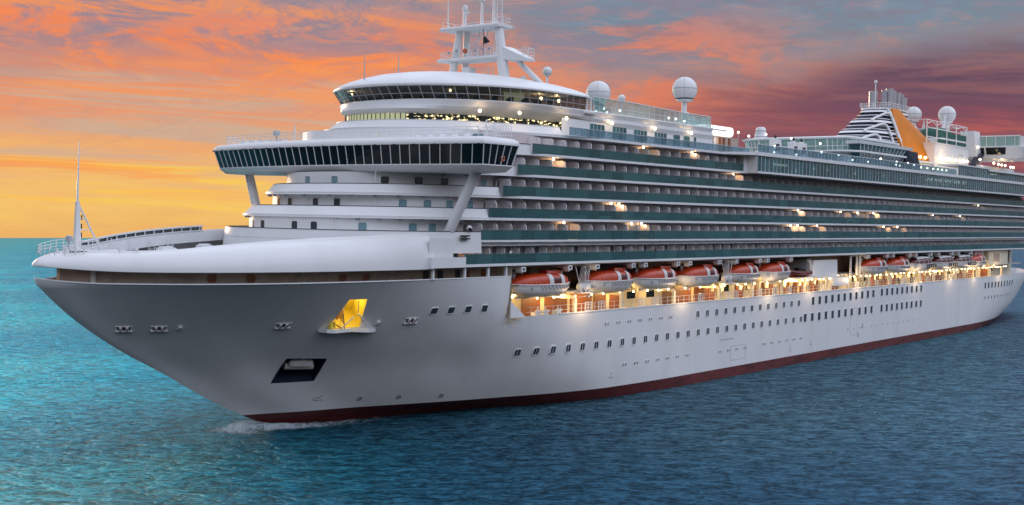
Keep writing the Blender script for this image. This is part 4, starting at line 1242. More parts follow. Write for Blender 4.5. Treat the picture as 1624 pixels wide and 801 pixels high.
# the roof runs out aft in a sloped tail
def tail(r_): return [(x + max(0, (x - 66)) * 1.5 * 0, y, z) for x, y, z in r_]
rf.loft([tail(r_) for r_ in rings], True, True, True)
roof = rf.build('lounge_roof', WHITE, ship, True, 40)
b = MB(); b.loft([[(70.8, -16.3, 42.15), (70.8, -12, 43.3), (70.8, 0, 44.6), (70.8, 12, 43.3), (70.8, 16.3, 42.15)], [(75, -16.2, 41.7), (76, -12, 42.8), (78, 0, 44.0), (76, 12, 42.8), (75, 16.2, 41.7)], [(78.5, -16.0, 40.0), (80, -12, 40.2), (82, 0, 40.3), (80, 12, 40.2), (78.5, 16, 40.0)]])
b.build('roof_tail', RAILG, roof, True)
for X0_, Y0_, X1_, Y1_ in ((62.5, -6.5, 66.0, -5.0), (66.0, -10.2, 69.5, -8.0), (66.6, -10.8, 70.0, -8.7), (68.5, -13.0, 71.0, -11.0), (69.0, -13.4, 71.4, -11.6)):
    def rz(x, y):
        q = max(abs(y) / 17.0, 0); return 42.3 + 2.65 * (1 - q ** 2.1) + .06
    b = MB(); b.loft([[(X0_, Y0_, rz(X0_, Y0_)), (X0_ + .35, Y0_ - .2, rz(X0_, Y0_ - .2))], [(X1_, Y1_, rz(X1_, Y1_)), (X1_ + .35, Y1_ - .2, rz(X1_, Y1_ - .2))]]); b.build('roof_grille', DARK, roof, False)
for X, Y, z0, h in ((47.6, 2.6, 43.0, 3.4), (51.6, 0.3, 43.9, 2.8)):
    b = MB(); b.tube([(X, Y, z0 - .6), (X, Y, z0 + h)], .10, 8, .05); b.build('roof_aerial', GREY, roof)
b = MB(); b.tube([(71.5, -16.2, 40.3), (71.5, -16.2, 42.6)], .14, 8); b.tube([(72.6, -16.2, 40.3), (72.6, -16.2, 42.3)], .12, 8)
for k in range(6): b.tube([(71.5, -16.2, 40.6 + .3 * k), (72.6, -16.2, 40.6 + .3 * k)], .04, 6)
b.box(70.8, 73.2, -16.8, -15.8, 39.95, 40.15)
b.build('lounge_ladder', WHITE, lounge)
# lamps on the band
for X, Y, z in ((47.6, 2.2, 38.95), (47.3, -3.2, 38.95), (53.2, -12.2, 38.95), (58.2, -14.6, 39.0), (66.1, -16.3, 38.85), (77.0, -16.25, 39.0), (88.3, -16.25, 39.0), (99.0, -16.25, 39.05)):
    n = plan_normal(LW, X, Y) if X < 87 else Vector((0, -1, 0)); P = Vector((X, Y, z)) + n * .55
    b = MB(); b.lathe([(.04, .25), (.18, .16), (.2, 0), (.12, -.16), (0, -.2)], P, 10); b.build('wall_lamp', LAMP, ship)
    b = MB(); b.tube([P + Vector((0, 0, .2)), Vector((X, Y, z + .15))], .03, 5); b.build('lamp_bracket', GREY, ship)
    point_light(P + n * .35, 30, (1, .60, .28), .12, ship)

# ------------------------------------------------------------------ radar mast
MX = 62.0
mast = bpy.data.objects.new('radar_mast', None); COL.objects.link(mast); mast.parent = ship
def leg(p0, p1, r0, r1): 
    b = MB(); b.tube([p0, p1], r0, 16, r1); return b.build('mast_leg', WHITE, mast)
leg((MX, .1, 44.3), (MX, -1.35, 51.4), .58, .46)
leg((MX + 2.6, -.2, 44.3), (MX + 1.2, -1.6, 51.4), .55, .42)
leg((MX, -9.4, 43.6), (MX, -8.2, 51.3), .80, .58)
leg((MX + 4.5, -12.6, 43.3), (MX + .8, -10.4, 47.0), .42, .32)
leg((MX + 6.5, -4.5, 44.0), (MX + 1.5, -6.5, 48.0), .35, .28)
b = MB(); b.box(MX - .9, MX + 2.2, -9.0, 1.35, 51.15, 51.55); b.tube([(MX - .9, -9.1, 51.35), (MX - .9, 1.45, 51.35)], .30, 10); b.tube([(MX + 2.2, -9.0, 51.3), (MX + 2.2, 1.3, 51.3)], .22, 8)
b.build('mast_platform', WHITE, mast)
b = MB(); b.box(MX - .6, MX + 2.8, -9.0, 2.0, 46.95, 47.25); b.tube([(MX - .6, -8.7, 47.1), (MX - .6, 2.1, 47.1)], .26, 10)
b.loft([[(MX - .5, -8.8, 46.7), (MX + 2.5, -8.8, 46.7), (MX + 2.5, -8.8, 48.6), (MX - .5, -8.8, 48.6)], [(MX, -12.9, 46.4), (MX + 2, -12.9, 46.4), (MX + 2, -12.9, 46.75), (MX, -12.9, 46.75)]], True, True, True)
b.build('mast_platform', WHITE, mast)
rail('mast_railing', [(MX - .5, -12.8, 46.7), (MX + 2, -12.8, 46.7), (MX + 2, -9.6, 46.9)], 1.4, 1.2, 3, .035, mast)
rail('mast_railing', [(MX + 2.6, -8, 47.2), (MX + 2.6, 1.8, 47.2), (MX - .5, 1.9, 47.2), (MX - .5, -7.6, 47.2)], 1.1, 1.1, 3, .03, mast)
rail('mast_railing', [(MX - .8, 1.2, 51.5), (MX + 2, 1.2, 51.5), (MX + 2.1, -8.6, 51.5), (MX - .8, -8.6, 51.5)], 1.0, 1.3, 2, .03, mast)
for Y, z1 in ((.9, 57.5), (-8.75, 58.0)):
    b = MB(); b.tube([(MX, Y, 51.4), (MX, Y + .05, z1)], .11, 8, .05); b.tube([(MX, Y, 52.8), (MX, Y + .5, 53.0)], .05, 6); b.build('whip_aerial', WHITE, mast)
def scanner(Y, z, w_, tilt=0):
    b = MB(); b.tube([(MX + .4, Y, 51.5), (MX + .4, Y, z)], .22, 10, .16); b.box(MX + .1, MX + .7, Y - .3, Y + .3, z, z + .3)
    o = b.build('radar_post', WHITE, mast)
    s_ = MB(); s_.loft([[(MX + .3 - .1, Y + w_ / 2, z + .3), (MX + .5, Y + w_ / 2, z + .3), (MX + .5, Y + w_ / 2, z + .55), (MX + .2, Y + w_ / 2, z + .55)], [(MX + .3 + tilt - .1, Y - w_ / 2, z + .3), (MX + .5 + tilt, Y - w_ / 2, z + .3), (MX + .5 + tilt, Y - w_ / 2, z + .55), (MX + .2 + tilt, Y - w_ / 2, z + .55)]], True, True, True)
    s_.build('radar_scanner', WHITE, o, False)
scanner(-4.9, 55.0, 4.2, 1.0); scanner(-7.0, 55.7, 1.6); 
b = MB(); b.tube([(MX, -2.1, 51.5), (MX, -2.2, 54.2)], .24, 10, .30); b.lathe([(.36, 0), (.42, .3), (.3, .7), (0, .8)], (MX, -2.2, 53.9), 12); b.tube([(MX, -2.2, 53.2), (MX, -2.9, 53.6)], .14, 8); b.build('satcom_dish', WHITE, mast)
b = MB(); b.tube([(MX + 1, -7.0, 51.5), (MX + 1, -7.2, 56.5)], .10, 8)
for k in range(4): b.tube([(MX + 1, -6.6, 52.6 + k * .9), (MX + 1, -7.7, 52.7 + k * .9)], .05, 6)
b.tube([(MX + 1, -6.2, 54.9), (MX + 1, -8.2, 54.9)], .06, 6)
b.build('signal_yard', WHITE, mast)
b = MB()
for k, (Y, z) in enumerate(((.2, 48.2), (-1.2, 48.4), (-4.5, 48.2), (-5.8, 48.4), (-7, 48.3))): b.ball((MX - .5, Y, z), .22, 8)
b.build('mast_light', GREY, mast)
b = MB(); b.ball((MX - .8, -3.0, 48.2), .36, 12); b.build('signal_ball', material('signal_ball_orange', (.55, .12, .05), .5), mast)
b = MB(); b.poly([(MX + .2, -5.4, 50.4), (MX + .2, -6.6, 49.3), (MX + .2, -5.4, 49.1)]); b.tube([(MX + .2, -5.4, 47.2), (MX + .2, -5.4, 51.2)], .04, 5); b.build('signal_flag', NAVY, mast, False)
b = MB()
for Y in (-.6, -2.2, -3.9, -5.4, -6.8):
    b.tube([(MX + .6, Y, 47.2), (MX + .9, Y - .2, 51.2)], .07, 6)
for k in range(7):
    b.tube([(MX + 1.6, -2.0 - .02 * k, 44.6 + k * 1.0), (MX + 1.6, -3.0, 44.6 + k * 1.0)], .04, 5)
b.tube([(MX - .2, .2, 47), (MX - .2, -7.6, 51)], .05, 5); b.tube([(MX + 2, -8.4, 47.2), (MX + 2, -1.2, 51)], .05, 5)
b.build('mast_bracing', WHITE, mast)
b = MB()
for p, q in (((MX, .5, 49.5), (40.5, 8.0, 37.0)), ((MX, .6, 49.9), (4.62, 0, 31.5))):
    b.tube([p, q], .010, 4)
b.build('halyard', GREY, mast)
b = MB()
for Y in (-5.5, -6.2, -7.0, -2.6): b.tube([(MX + .4, Y, 44.4), (MX + .4, Y, 45.4 + .3 * ((Y * 7) % 3))], .07, 6)
b.box(MX - .5, MX + .8, -3.6, -2.2, 44.6, 46.0)
b.lathe([(.45, 0), (.5, .5), (.3, .9), (0, 1)], (MX + 2.5, -10.6, 43.7), 12)
b.build('roof_vent', WHITE, roof)

# ------------------------------------------------------------------ radomes
def radome(X, Y, z, r, deck_z, ped=.35, skirt=True):
    rt = bpy.data.objects.new('radome', None); COL.objects.link(rt); rt.parent = ship
    b = MB(); n = 24
    prof = []
    for i in range(17):
        a = math.pi * (1 - i / 16)
        a = min(a, math.radians(140))
        if not prof or abs(a - prof[-1][2]) > 1e-6: prof.append((r * math.sin(a), r * math.cos(a), a))
    b.lathe([(p[0], p[1]) for p in prof], (X, Y, z), n)
    d = b.build('dome', RADOME, rt, True, 60)
    s_ = MB(); rr = r * 1.004
    s_.lathe([(rr * math.cos(.03), -rr * .03), (rr + .012, 0), (rr * math.cos(.03), rr * .03)], (X, Y, z + .05 * r), 28)
    for k in range(4):
        a0 = k * math.pi / 2 + .5
        s_.tube([(X + rr * math.cos(a0) * math.sin(t), Y + rr * math.sin(a0) * math.sin(t), z + rr * math.cos(t)) for t in [i * math.radians(138) / 16 for i in range(17)]], .012 * r, 4)
    s_.build('dome_seam', GREY, rt)
    p_ = MB(); zb = z - r * .77
    p_.lathe([(r * .66, 0), (r * .66, -.12 * r), (r * .5, -.2 * r)], (X, Y, zb), 24)
    p_.tube([(X, Y, zb - .15 * r), (X, Y, deck_z)], ped * r * .62, 14)
    p_.build('pedestal', WHITE, rt)
    if skirt:
        q = MB(); q.lathe([(r * .70, .05 * r), (r * .72, 0), (r * .70, -.05 * r)], (X, Y, zb + .03 * r), 24); q.build('dome_ring', NAVY, rt)
    return rt
radome(98.0, 0, 45.95, 1.98, 40.4, .5, False)
radome(104.9, 0, 45.7, .64, 40.4, .3, False)
radome(125.4, 0, 49.1, 2.25, 40.5, .34)
radome(84.1, 0, 48.0, .72, 43.5, .4, False)
radome(239.3, 0, 53.4, 2.0, 47, .5, False)
radome(264.2, 0, 55.3, 2.3, 47, .5, False)
b = MB(); b.box(120, 131, -3, 3, 36.9, 40.5); b.tube([(126, 0, 40.4), (126, 0, 45)], .85, 14, .6); b.tube([(128.2, .4, 40.4), (128.2, .4, 44.5)], .7, 12)
for k in range(3): b.tube([(127.2, -.8, 42 + .7 * k), (129.5, -.8, 42 + .7 * k), (129.8, .2, 42 + .7 * k)], .05, 6)
b.build('radome_base', WHITE, ship)

# ------------------------------------------------------------------ lido deck: windows, rail, wind screens
b = MB(); b.loft([[(66, -16.05, 36.6), (107, -16.05, 36.6)], [(66, -16.05, 39.0), (107, -16.05, 39.0)]]); lido = b.build('lido_wall', WHITE, ship, False)
for X0_, X1_ in ((72.6, 76.2), (78.2, 81.8), (83.8, 87.3), (89.4, 92.9), (94.9, 96.8), (97.9, 99.8), (101.0, 101.8)):
    put_window('lido_window', window_mesh(round(X1_ - X0_, 2), 1.75, .2, WHITE, GALG, .06, 0, 3 if X1_ - X0_ > 3 else 0), ((X0_ + X1_) / 2, -16.06, 37.8), Vector((0, -1, 0)), lido)
b = MB(); b.box(65.2, 116, -17.97, -17.93, 36.57, 37.6); b.build('lido_rail_glass', RAILG, deck['T'], False)
b = MB(); b.tube([(65.2, -17.95, 37.62), (116, -17.95, 37.62)], .05, 6)
for k in range(36): b.tube([(65.2 + 1.43 * k, -17.95, 36.57), (65.2 + 1.43 * k, -17.95, 37.62)], .035, 5)
b.build('lido_rail', GREY, deck['T'])
# upper open deck with pale leaning wind screens
b = MB(); b.box(70, 113, -15.5, 15.5, 40.3, 40.42); b.build('sun_deck', DECK, ship, False)
def screen_path(sd):
    pts = [(74.0, sd * 15.7)] + [(74 + 1.45 * k, sd * 15.7) for k in range(1, 23)]
    for k in range(1, 9):
        a = math.radians(90 * k / 8); pts.append((106 + 4.5 * math.sin(a), sd * (15.7 - 5.5 * (1 - math.cos(a)))))
    return pts
for sd in (-1, 1):
    P = screen_path(sd); g_ = MB(); f_ = MB()
    hgt = lambda x: 42.45 - .30 * min(1, max(0, (x - 84) / 14))
    top = [(x - .55, y + sd * .28, hgt(x)) for x, y in P]; bot = [(x, y, 40.3) for x, y in P]
    g_.loft([bot, top])
    for a, c in zip(bot, top): f_.tube([a, c], .06, 5)
    f_.tube(top, .055, 5); f_.tube([(p[0] - .25, p[1] + sd * .12, p[2] + .95) for p in bot], .04, 5)
    o = g_.build('wind_screen', MINT, ship, True); f_.build('screen_frame', MINT if False else WHITE, o)
b = MB()
for k in range(9): b.box(80 + 3.0 * k, 81.4 + 3.0 * k, 6.0, 8.0, 40.42, 41.2 + .3 * (k % 3))
b.build('deck_furniture', GREENT, ship, False)
for X, Y, z in ((78.5, -13, 40.9), (81, -13.2, 41.0), (85, -10, 42.0), (97.6, -13.6, 41.4), (101.5, -12.5, 41.6), (105, -12, 41.5), (86.2, -12, 41.7)):
    b = MB(); b.ball((X, Y, z), .2, 10); b.build('deck_lamp', LAMPW, ship)
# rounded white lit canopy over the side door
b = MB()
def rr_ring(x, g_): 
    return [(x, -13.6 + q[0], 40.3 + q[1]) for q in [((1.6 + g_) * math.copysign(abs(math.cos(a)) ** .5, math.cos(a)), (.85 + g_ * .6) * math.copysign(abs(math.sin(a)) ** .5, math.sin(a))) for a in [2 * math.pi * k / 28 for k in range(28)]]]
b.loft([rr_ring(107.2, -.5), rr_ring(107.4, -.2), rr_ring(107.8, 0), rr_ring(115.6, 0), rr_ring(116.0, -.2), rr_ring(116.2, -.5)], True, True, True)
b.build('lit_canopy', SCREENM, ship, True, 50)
b = MB(); b.box(108.0, 117.5, -15.0, -9, 36.6, 39.4); b.build('canopy_house', TAN, ship, False)
for X in (109.2, 111.0, 112.3, 114.2):
    b = MB(); b.box(X, X + .7, -15.1, -14.9, 36.7, 39.2); b.build('canopy_door', WOODM if X > 110 else WHITE, ship, False)
point_light((110.4, -15.9, 38.7), 30, (1, .7, .4), .2, ship)

# ------------------------------------------------------------------ glazed gallery along the pool deck
b = MB(); b.box(115.6, 281, -19.62, -19.58, 33.85, 36.42); gal = b.build('gallery_glass', GALG, ship, False)
b = MB()
b.box(115.4, 281, -19.75, -16.5, 33.55, 33.86); b.box(115.2, 281, -19.9, -16.5, 36.42, 37.0)
for k in range(115): b.box(115.6 + 1.44 * k, 115.68 + 1.44 * k, -19.66, -19.6, 33.86, 36.42)
b.build('gallery_frame', WHITE, ship, False)
b = MB(); b.box(115.6, 280, -17.4, -17.2, 33.86, 36.4); b.build('gallery_inner_wall', CABIN, ship, False)
b = MB(); b.loft([[(107, -18.1, 36.25), (115.4, -19.88, 36.45)], [(107, -18.1, 36.62), (115.4, -19.88, 36.98)]]); b.poly([(107, -18.1, 36.25), (115.4, -19.88, 36.45), (115.4, -16.5, 36.45)])
b.loft([[(115.35, -19.85, 33.6), (115.35, -16.5, 33.6)], [(115.35, -19.85, 36.9), (115.35, -16.5, 36.9)]])
b.build('gallery_end', WHITE, ship, False)
b = MB(); b.box(115.5, 213, -19.76, -19.72, 37.0, 38.25); b.build('lido_rail_glass', RAILG, ship, False)
b = MB(); b.tube([(115.5, -19.74, 38.27), (213, -19.74, 38.27)], .05, 6)
for k in range(67): b.tube([(115.5 + 1.46 * k, -19.74, 37.0), (115.5 + 1.46 * k, -19.74, 38.27)], .04, 5)
b.build('lido_rail', WHITE, ship)
b = MB(); b.box(115.6, 281, -16.6, 19.5, 36.5, 36.9); b.build('pool_deck', DECK, ship, False)
b = MB(); b.box(214.5, 281, -19.7, -19.62, 37.0, 39.2); b.build('aft_screen_glass', GALG, ship, False)
b = MB(); b.loft([[(214.3, -19.85, 37.0), (214.3, -19.85, 39.0), (214.3, -18.5, 39.0)], [(216, -19.85, 37.0), (216, -19.85, 39.45), (216, -18.5, 39.45)], [(281, -19.85, 39.1), (281, -19.85, 39.55), (281, -18.5, 39.55)]]) if False else None
b.box(214.3, 236, -19.9, -15, 39.2, 39.5); b.box(236, 281, -20.2, -15, 38.75, 39.3)
for k in range(46): b.box(214.5 + 1.45 * k, 214.58 + 1.45 * k, -19.76, -19.68, 37.0, 39.2)
b.build('aft_screen_frame', WHITE, ship, False)
for X, z in ((132.8, 34.6), (146.0, 35.3), (158.8, 35.2), (173.2, 35.3), (183, 35.0), (140.2, 35.3)):
    b = MB(); b.ball((X, -18.4, z), .2 if X < 160 else .14, 10); b.build('gallery_lamp', LAMPW, gal)
for k in range(26):
    if k % 6 == 4: continue
    X = 196.5 + k * 1.0 + .3 * (k % 3); b = MB(); b.box(X, X + .45, -19.0, -18.8, 35.1 + .3 * (k % 2) , 35.4 + .35 * (k % 2)); b.build('gallery_ceiling_light', LAMPW, gal, False)
for k in range(5):
    X = 123 + k * 1.1; b = MB(); b.box(X, X + .8, -19.0, -18.85, 35.2, 35.45); b.build('gallery_ceiling_light', LAMPW, gal, False)
for k in range(4):
    X = 240 + k * 1.2; b = MB(); b.box(X, X + .6, -19.3, -19.1, 38.1, 38.4); b.build('gallery_ceiling_light', LAMPW, gal, False)

# ------------------------------------------------------------------ pool area
def rr(x0, x1, y, r):
    pts = []
    for cx_, cy_, a0 in ((x1 - r, y - r, 0), (x0 + r, y - r, 90), (x0 + r, -y + r, 180), (x1 - r, -y + r, 270)):
        for k in range(9):
            a = math.radians(a0 + k * 11.25); pts.append((cx_ + r * math.cos(a), cy_ + r * math.sin(a)))
    return pts
P0_ = rr(170.5, 198, 12.6, 5); P1_ = rr(169.8, 198.6, 13.0, 5.2)
b = MB(); b.loft([at_z(P0_, 40.3), at_z(P1_, 42.9)], True); pool = b.build('pool_enclosure', MINT, ship, True)
b = MB(); b.loft([at_z(rr(169.4, 199, 13.3, 5.4), 42.85), at_z(rr(169.2, 199.2, 13.5, 5.4), 43.15), at_z(rr(170.4, 198, 12.6, 5), 43.4)], True, True, True); b.build('enclosure_roof', WHITE, pool, True, 30)
b = MB()
for (x, y), (x2, y2) in list(zip(P0_, P1_)) + [((170.45, -7.6 + 2.53 * k), (169.75, -7.6 + 2.53 * k)) for k in range(7)]: b.tube([(x, y, 40.3), (x2, y2, 42.9)], .09, 5)
b.tube([(x, y, 41.4) for x, y in rr(170.2, 198.2, 12.8, 5)] , .08, 5)
b.build('enclosure_frame', WHITE, pool)
b = MB(); b.prism(rr(165.5, 198, 15.4, 5), 39.95, 40.28); b.build('pool_terrace', WHITE, ship, True, 30)
b = MB(); b.prism(rr(168.5, 196, 12.2, 5), 36.9, 39.95); b.build('terrace_wall', ENCL, ship, False)
b = MB(); b.box(172, 196, -9, 9, 40.3, 42.6); b.build('enclosure_core', ENCL, pool, False)
b = MB()
b.loft([[(117, 17.0, 36.9), (168, 17.0, 36.9)], [(117, 17.3, 40.6), (168, 17.3, 40.6)]]); b.build('wind_screen', MINT, ship, False)
b = MB()
for k in range(20): b.tube([(117 + 2.68 * k, 17, 36.9), (117 + 2.68 * k, 17.3, 40.6)], .08, 5)
b.tube([(117, 17.3, 40.62), (168, 17.3, 40.62)], .10, 5); b.tube([(117, 17.1, 38.8), (168, 17.1, 38.8)], .07, 5); b.build('screen_frame', WHITE, ship)
b = MB(); b.lathe([(1.35, 0), (1.3, 1.0), (1.1, 1.5), (1.05, 2.2), (.7, 2.55), (0, 2.6)], (172.5, 8.6, 43.3), 20); b.build('vent_stack', WHITE, ship, True, 40)
b = MB()
for k in range(3): b.lathe([(1.36 - .08 * k, -.08), (1.4 - .08 * k, 0), (1.36 - .08 * k, .08)], (172.5, 8.6, 43.8 + .6 * k), 20)
b.build('stack_band', GREY, ship)
# loungers and a low bar on the pool deck
for k in range(10):
    X = 121 + 4.3 * k; b = MB(); b.box(X, X + 1.7, -14.2, -13.5, 37.2, 37.4); b.loft([[(X + 1.3, -14.2, 37.4), (X + 1.3, -13.5, 37.4)], [(X + 1.9, -14.2, 37.95), (X + 1.9, -13.5, 37.95)]]); b.build('deck_lounger', BOATW, ship, False)
b = MB(); b.box(150, 160, -6, 6, 36.9, 39.0); b.box(149, 161, -7, 7, 39.0, 39.3); b.build('pool_bar', SOFFIT, ship, False)
for X in (129.0, 136.2, 139.6):
    b = MB(); b.box(X, X + 1.9, -16.2, -15.2, 37.4, 39.3); b.box(X - .1, X + .1, -16.3, -15.1, 36.9, 40.0); b.box(X + 1.8, X + 2.0, -16.3, -15.1, 36.9, 40.0); b.box(X + .6, X + 1.4, -16.0, -15.4, 39.3, 40.2)
    b.cur = 1; b.box(X + .2, X + 1.6, -16.26, -16.1, 38.0, 39.2); b.ball((X + 1.0, -15.7, 40.5), .3, 8)
    b.build('lifeguard_stand', [WHITE, DARK], ship, False)
for X, z in ((119.2, 40.6), (123, 40.2), (127.1, 38.6), (129.4, 40.9), (139.5, 40.8), (127, 37.6), (135.8, 37.6), (146.4, 38.6), (154.1, 38.5), (160.8, 37.9), (168.6, 37.9), (175.1, 38.8), (183.8, 38.6), (183.5, 38.0), (185.6, 37.9), (190.3, 38.6), (194.0, 38.4), (152, 40.6)):
    b = MB(); b.ball((X, -17.0 if z < 39.5 else -14.2, z), .18, 10)
    Yl = -17 if z < 39.5 else -14.2; b.cur = 1; b.tube([(X, Yl, 36.8), (X, Yl, z - .15)], .05, 5)
    b.build('deck_lamp', [LAMPW, GREY], ship)
b = MB(); b.box(158.5, 162.2, -16.2, -14.8, 37.0, 38.6); b.build('deck_kiosk', WHITE, ship, False)
# slanted glass house
b = MB(); b.loft([[(168.5, -15.2, 41.6), (196, -15.2, 41.6), (196, -12.8, 41.6), (168.5, -12.8, 41.6)], [(172.5, -13.6, 38.2), (194, -13.6, 38.2), (194, -12.7, 38.2), (172.5, -12.7, 38.2)]], True, True, True); sg = b.build('slanted_glass_house', GALG, ship, False)
b = MB(); b.loft([[(168, -15.5, 41.62), (197, -15.5, 41.62), (197, -12.5, 41.62), (168, -12.5, 41.62)], [(167.6, -15.7, 42.2), (197, -15.7, 42.2), (197, -12.5, 42.2), (167.6, -12.5, 42.2)]], True, True, True)
for k in range(14): b.tube([(168.8 + 2.08 * k, -15.23, 41.6), (172.7 + 1.63 * k, -13.65, 38.2)], .07, 5)
b.build('glass_house_roof', WHITE, sg, False)
b = MB(); b.box(196, 200.5, -15.0, 8, 37, 41.5); b.loft([[(194, -15.3, 41.5), (200.5, -15.3, 41.5)], [(196, -14.0, 37), (203, -15.3, 37)]]); b.build('dark_end_wall', NAVY, sg, False)

# ------------------------------------------------------------------ funnel
fun = bpy.data.objects.new('funnel', None); COL.objects.link(fun); fun.parent = ship
def frad(k):
    """half length fore, aft and half breadth of the funnel at height fraction k"""
    z = 41.3 + 11.4 * k
    xf = 189.5 + 23.0 * (k ** .92) ; xa = 246 - 19.0 * k ** 1.3; hbr = 7.6 - 4.1 * k
    return z, xf, xa, hbr
def fring(k, g_=0.0, N=48, z_off=0.0, sq=.62):
    z, xf, xa, hbr = frad(k); cx_ = (xf + xa) / 2; a_ = (xa - xf) / 2 + g_; b_ = hbr + g_
    return [(cx_ + a_ * math.copysign(abs(math.cos(t)) ** sq, math.cos(t)), b_ * math.copysign(abs(math.sin(t)) ** sq, math.sin(t)), z + z_off) for t in [2 * math.pi * i / N for i in range(N)]]
b = MB(); b.loft([fring(0, -.5), fring(.25, -.5), fring(.5, -.5), fring(.75, -.5), fring(1, -.5)], True, True, True); b.build('funnel_core', NAVY, fun, True, 40)
b = MB()
for i, k in enumerate((0.02, .07, .12, .17, .22, .44, .68, .92)):
    t_ = .028 if i < 5 else .055
    b.loft([fring(k, .02), fring(k, .18), fring(min(1, k + t_ * .85), .18), fring(min(1, k + t_ * .85), .02)], True)
for k in (.30, .37, .52, .60, .76, .84): b.loft([fring(k, -.05), fring(k, .12), fring(k + .014, .12), fring(k + .014, -.05)], True)
b.build('funnel_louvre', WHITE, fun, False)
def fsurf(u, k, g_=.25):
    """point on the port face: u 0 at the fore edge to 1 aft"""
    z, xf, xa, hbr = frad(k); cx_ = (xf + xa) / 2; a_ = (xa - xf) / 2 + g_; b_ = hbr + g_
    c = 2 * u - 1; c = max(-1, min(1, c))
    ct = math.copysign(abs(c) ** (1 / .62), c); stt = math.sqrt(max(0, 1 - ct * ct))
    return Vector((cx_ + a_ * c, -b_ * stt ** .62, z))
b = MB()
for P0q, P1q, P2q in (((.0, .72), (.20, 1.30), (.40, .0)), ((.0, .46), (.16, .98), (.31, .0)), ((.0, .22), (.10, .66), (.19, .0)), ((.08, 1.0), (.24, .92), (.36, .30))):
    path = []
    for i in range(21):
        q = i / 20; u = (1 - q) ** 2 * P0q[0] + 2 * q * (1 - q) * P1q[0] + q * q * P2q[0]; k = (1 - q) ** 2 * P0q[1] + 2 * q * (1 - q) * P1q[1] + q * q * P2q[1]
        path.append(fsurf(max(.012, u), min(1.0, max(.0, k)), .48))
    b.tube(path, .30, 6)
b.build('funnel_rib', WHITE, fun)
# orange wing plates on both sides
for sd in (-1, 1):
    b = MB(); rows = []
    for i in range(15):
        k = i / 14; z = 40.9 + 12.0 * k
        x0 = 212.0 + 3.0 * k - .8 * math.sin(k * math.pi); x1 = 249 - 26.5 * k ** 1.15 + 2.0 * math.sin(k * math.pi)
        y = 8.15 - 4.7 * k
        rows.append((x0, x1, y, z))
    out, inn = [], []
    for x0, x1, y, z in rows:
        out.append([(x0 + (x1 - x0) * j / 8, sd * (y + .35 + .5 * math.sin(math.pi * j / 8) - 2.2 * (j / 8) ** 3), z) for j in range(9)])
        inn.append([(p[0], p[1] - sd * .7, p[2]) for p in out[-1]])
    b.loft(out); b.loft(inn)
    b.loft([[r_[0] for r_ in out], [r_[0] for r_ in inn]]); b.loft([[r_[-1] for r_ in out], [r_[-1] for r_ in inn]]); b.loft([out[-1], inn[-1]])
    b.build('orange_wing', ORANGE, fun, True, 50, weld=True)
b = MB(); b.box(206, 246, -9.4, 9.4, 36.9, 40.2); b.box(205, 247, -9.9, 9.9, 40.2, 40.6); b.build('funnel_base', WHITE, fun, False)
b = MB(); b.loft([fring(.985, .3), fring(1.0, .5), fring(1.0, .5, z_off=.3), fring(1.0, .1, z_off=.35)], True, False, True); b.build('funnel_top', WHITE, fun, True, 30)
rail('funnel_railing', [(213, -3.6, 53.0), (227, -3.6, 53.0), (227, 3.4, 53.0), (213, 3.4, 53.0), (213, -3.6, 53.0)], 1.1, 1.6, 2, .06, fun)
for X, Y, r_, h in ((215.4, -1.9, .95, 4.3), (215.4, 1.2, .9, 4.2), (216.2, -2.6, .9, 4.7), (216.4, 1.2, .85, 4.4), (218.8, -2.4, .85, 4.5), (221.2, -2.7, .75, 4.2), (223.6, -1.0, .9, 4.2), (225.2, 1.6, .7, 3.8), (226, -2.0, .45, 4.3), (214.8, -3.2, .4, 4.0)):
    b = MB(); b.lathe([(r_, 0), (r_, h), (r_ * .82, h), (r_ * .82, h - .5), (0, h - .55)], (X, Y, 52.9), 16); b.build('exhaust_pipe', STEEL, fun, True, 40)
b = MB(); b.box(222.4, 225.6, -3.4, -2.9, 53, 56.2); b.build('pipe_casing', STEEL, fun, False)
b = MB(); b.tube([(211.6, -1.0, 52.6), (211.6, -1.0, 58.6)], .14, 8); b.ball((211.6, -1.0, 58.9), .42, 10); b.build('funnel_aerial', WHITE, fun)
for X in (217.5, 220, 223.6, 231.5, 234.5, 237):
    P = (X, -8.9, 41.6 if X < 226 else 40.9); b = MB(); b.ball(P, .32, 10); b.build('deck_lamp', LAMP, ship)
for X in (203, 207, 211, 215, 219, 222, 225, 228):
    b = MB(); b.ball((X, -12.4, 38.7), .26, 10); b.build('deck_lamp', LAMP, ship)
for X, z, e in ((212, 39.4, 60), (222, 39.4, 60), (232, 39.4, 60), (219, 43.0, 300), (231, 42.4, 300)): point_light((X, -13.2, z), e, (1, .68, .34), .3, ship)

# ------------------------------------------------------------------ aft structures
b = MB(); b.box(226.5, 251.5, -10, 10, 36.9, 45.2); b.box(226.3, 251.7, -10.2, 10.2, 45.2, 45.45); b.build('aft_deckhouse', WHITE, ship, False)
for X in (230.5, 233.4, 235.2, 239.8, 245.0, 248.5):
    b = MB(); b.ball((X, -10.7, 41.8), .28, 10); b.build('deck_lamp', LAMP, ship)
for X in (232, 238, 246): point_light((X, -12.6, 41.5), 60, (1, .72, .40), .3, ship)
b = MB(); b.box(244.5, 247, -10.08, -9.9, 43.0, 43.3); b.build('name_plate', GREY, ship, False)
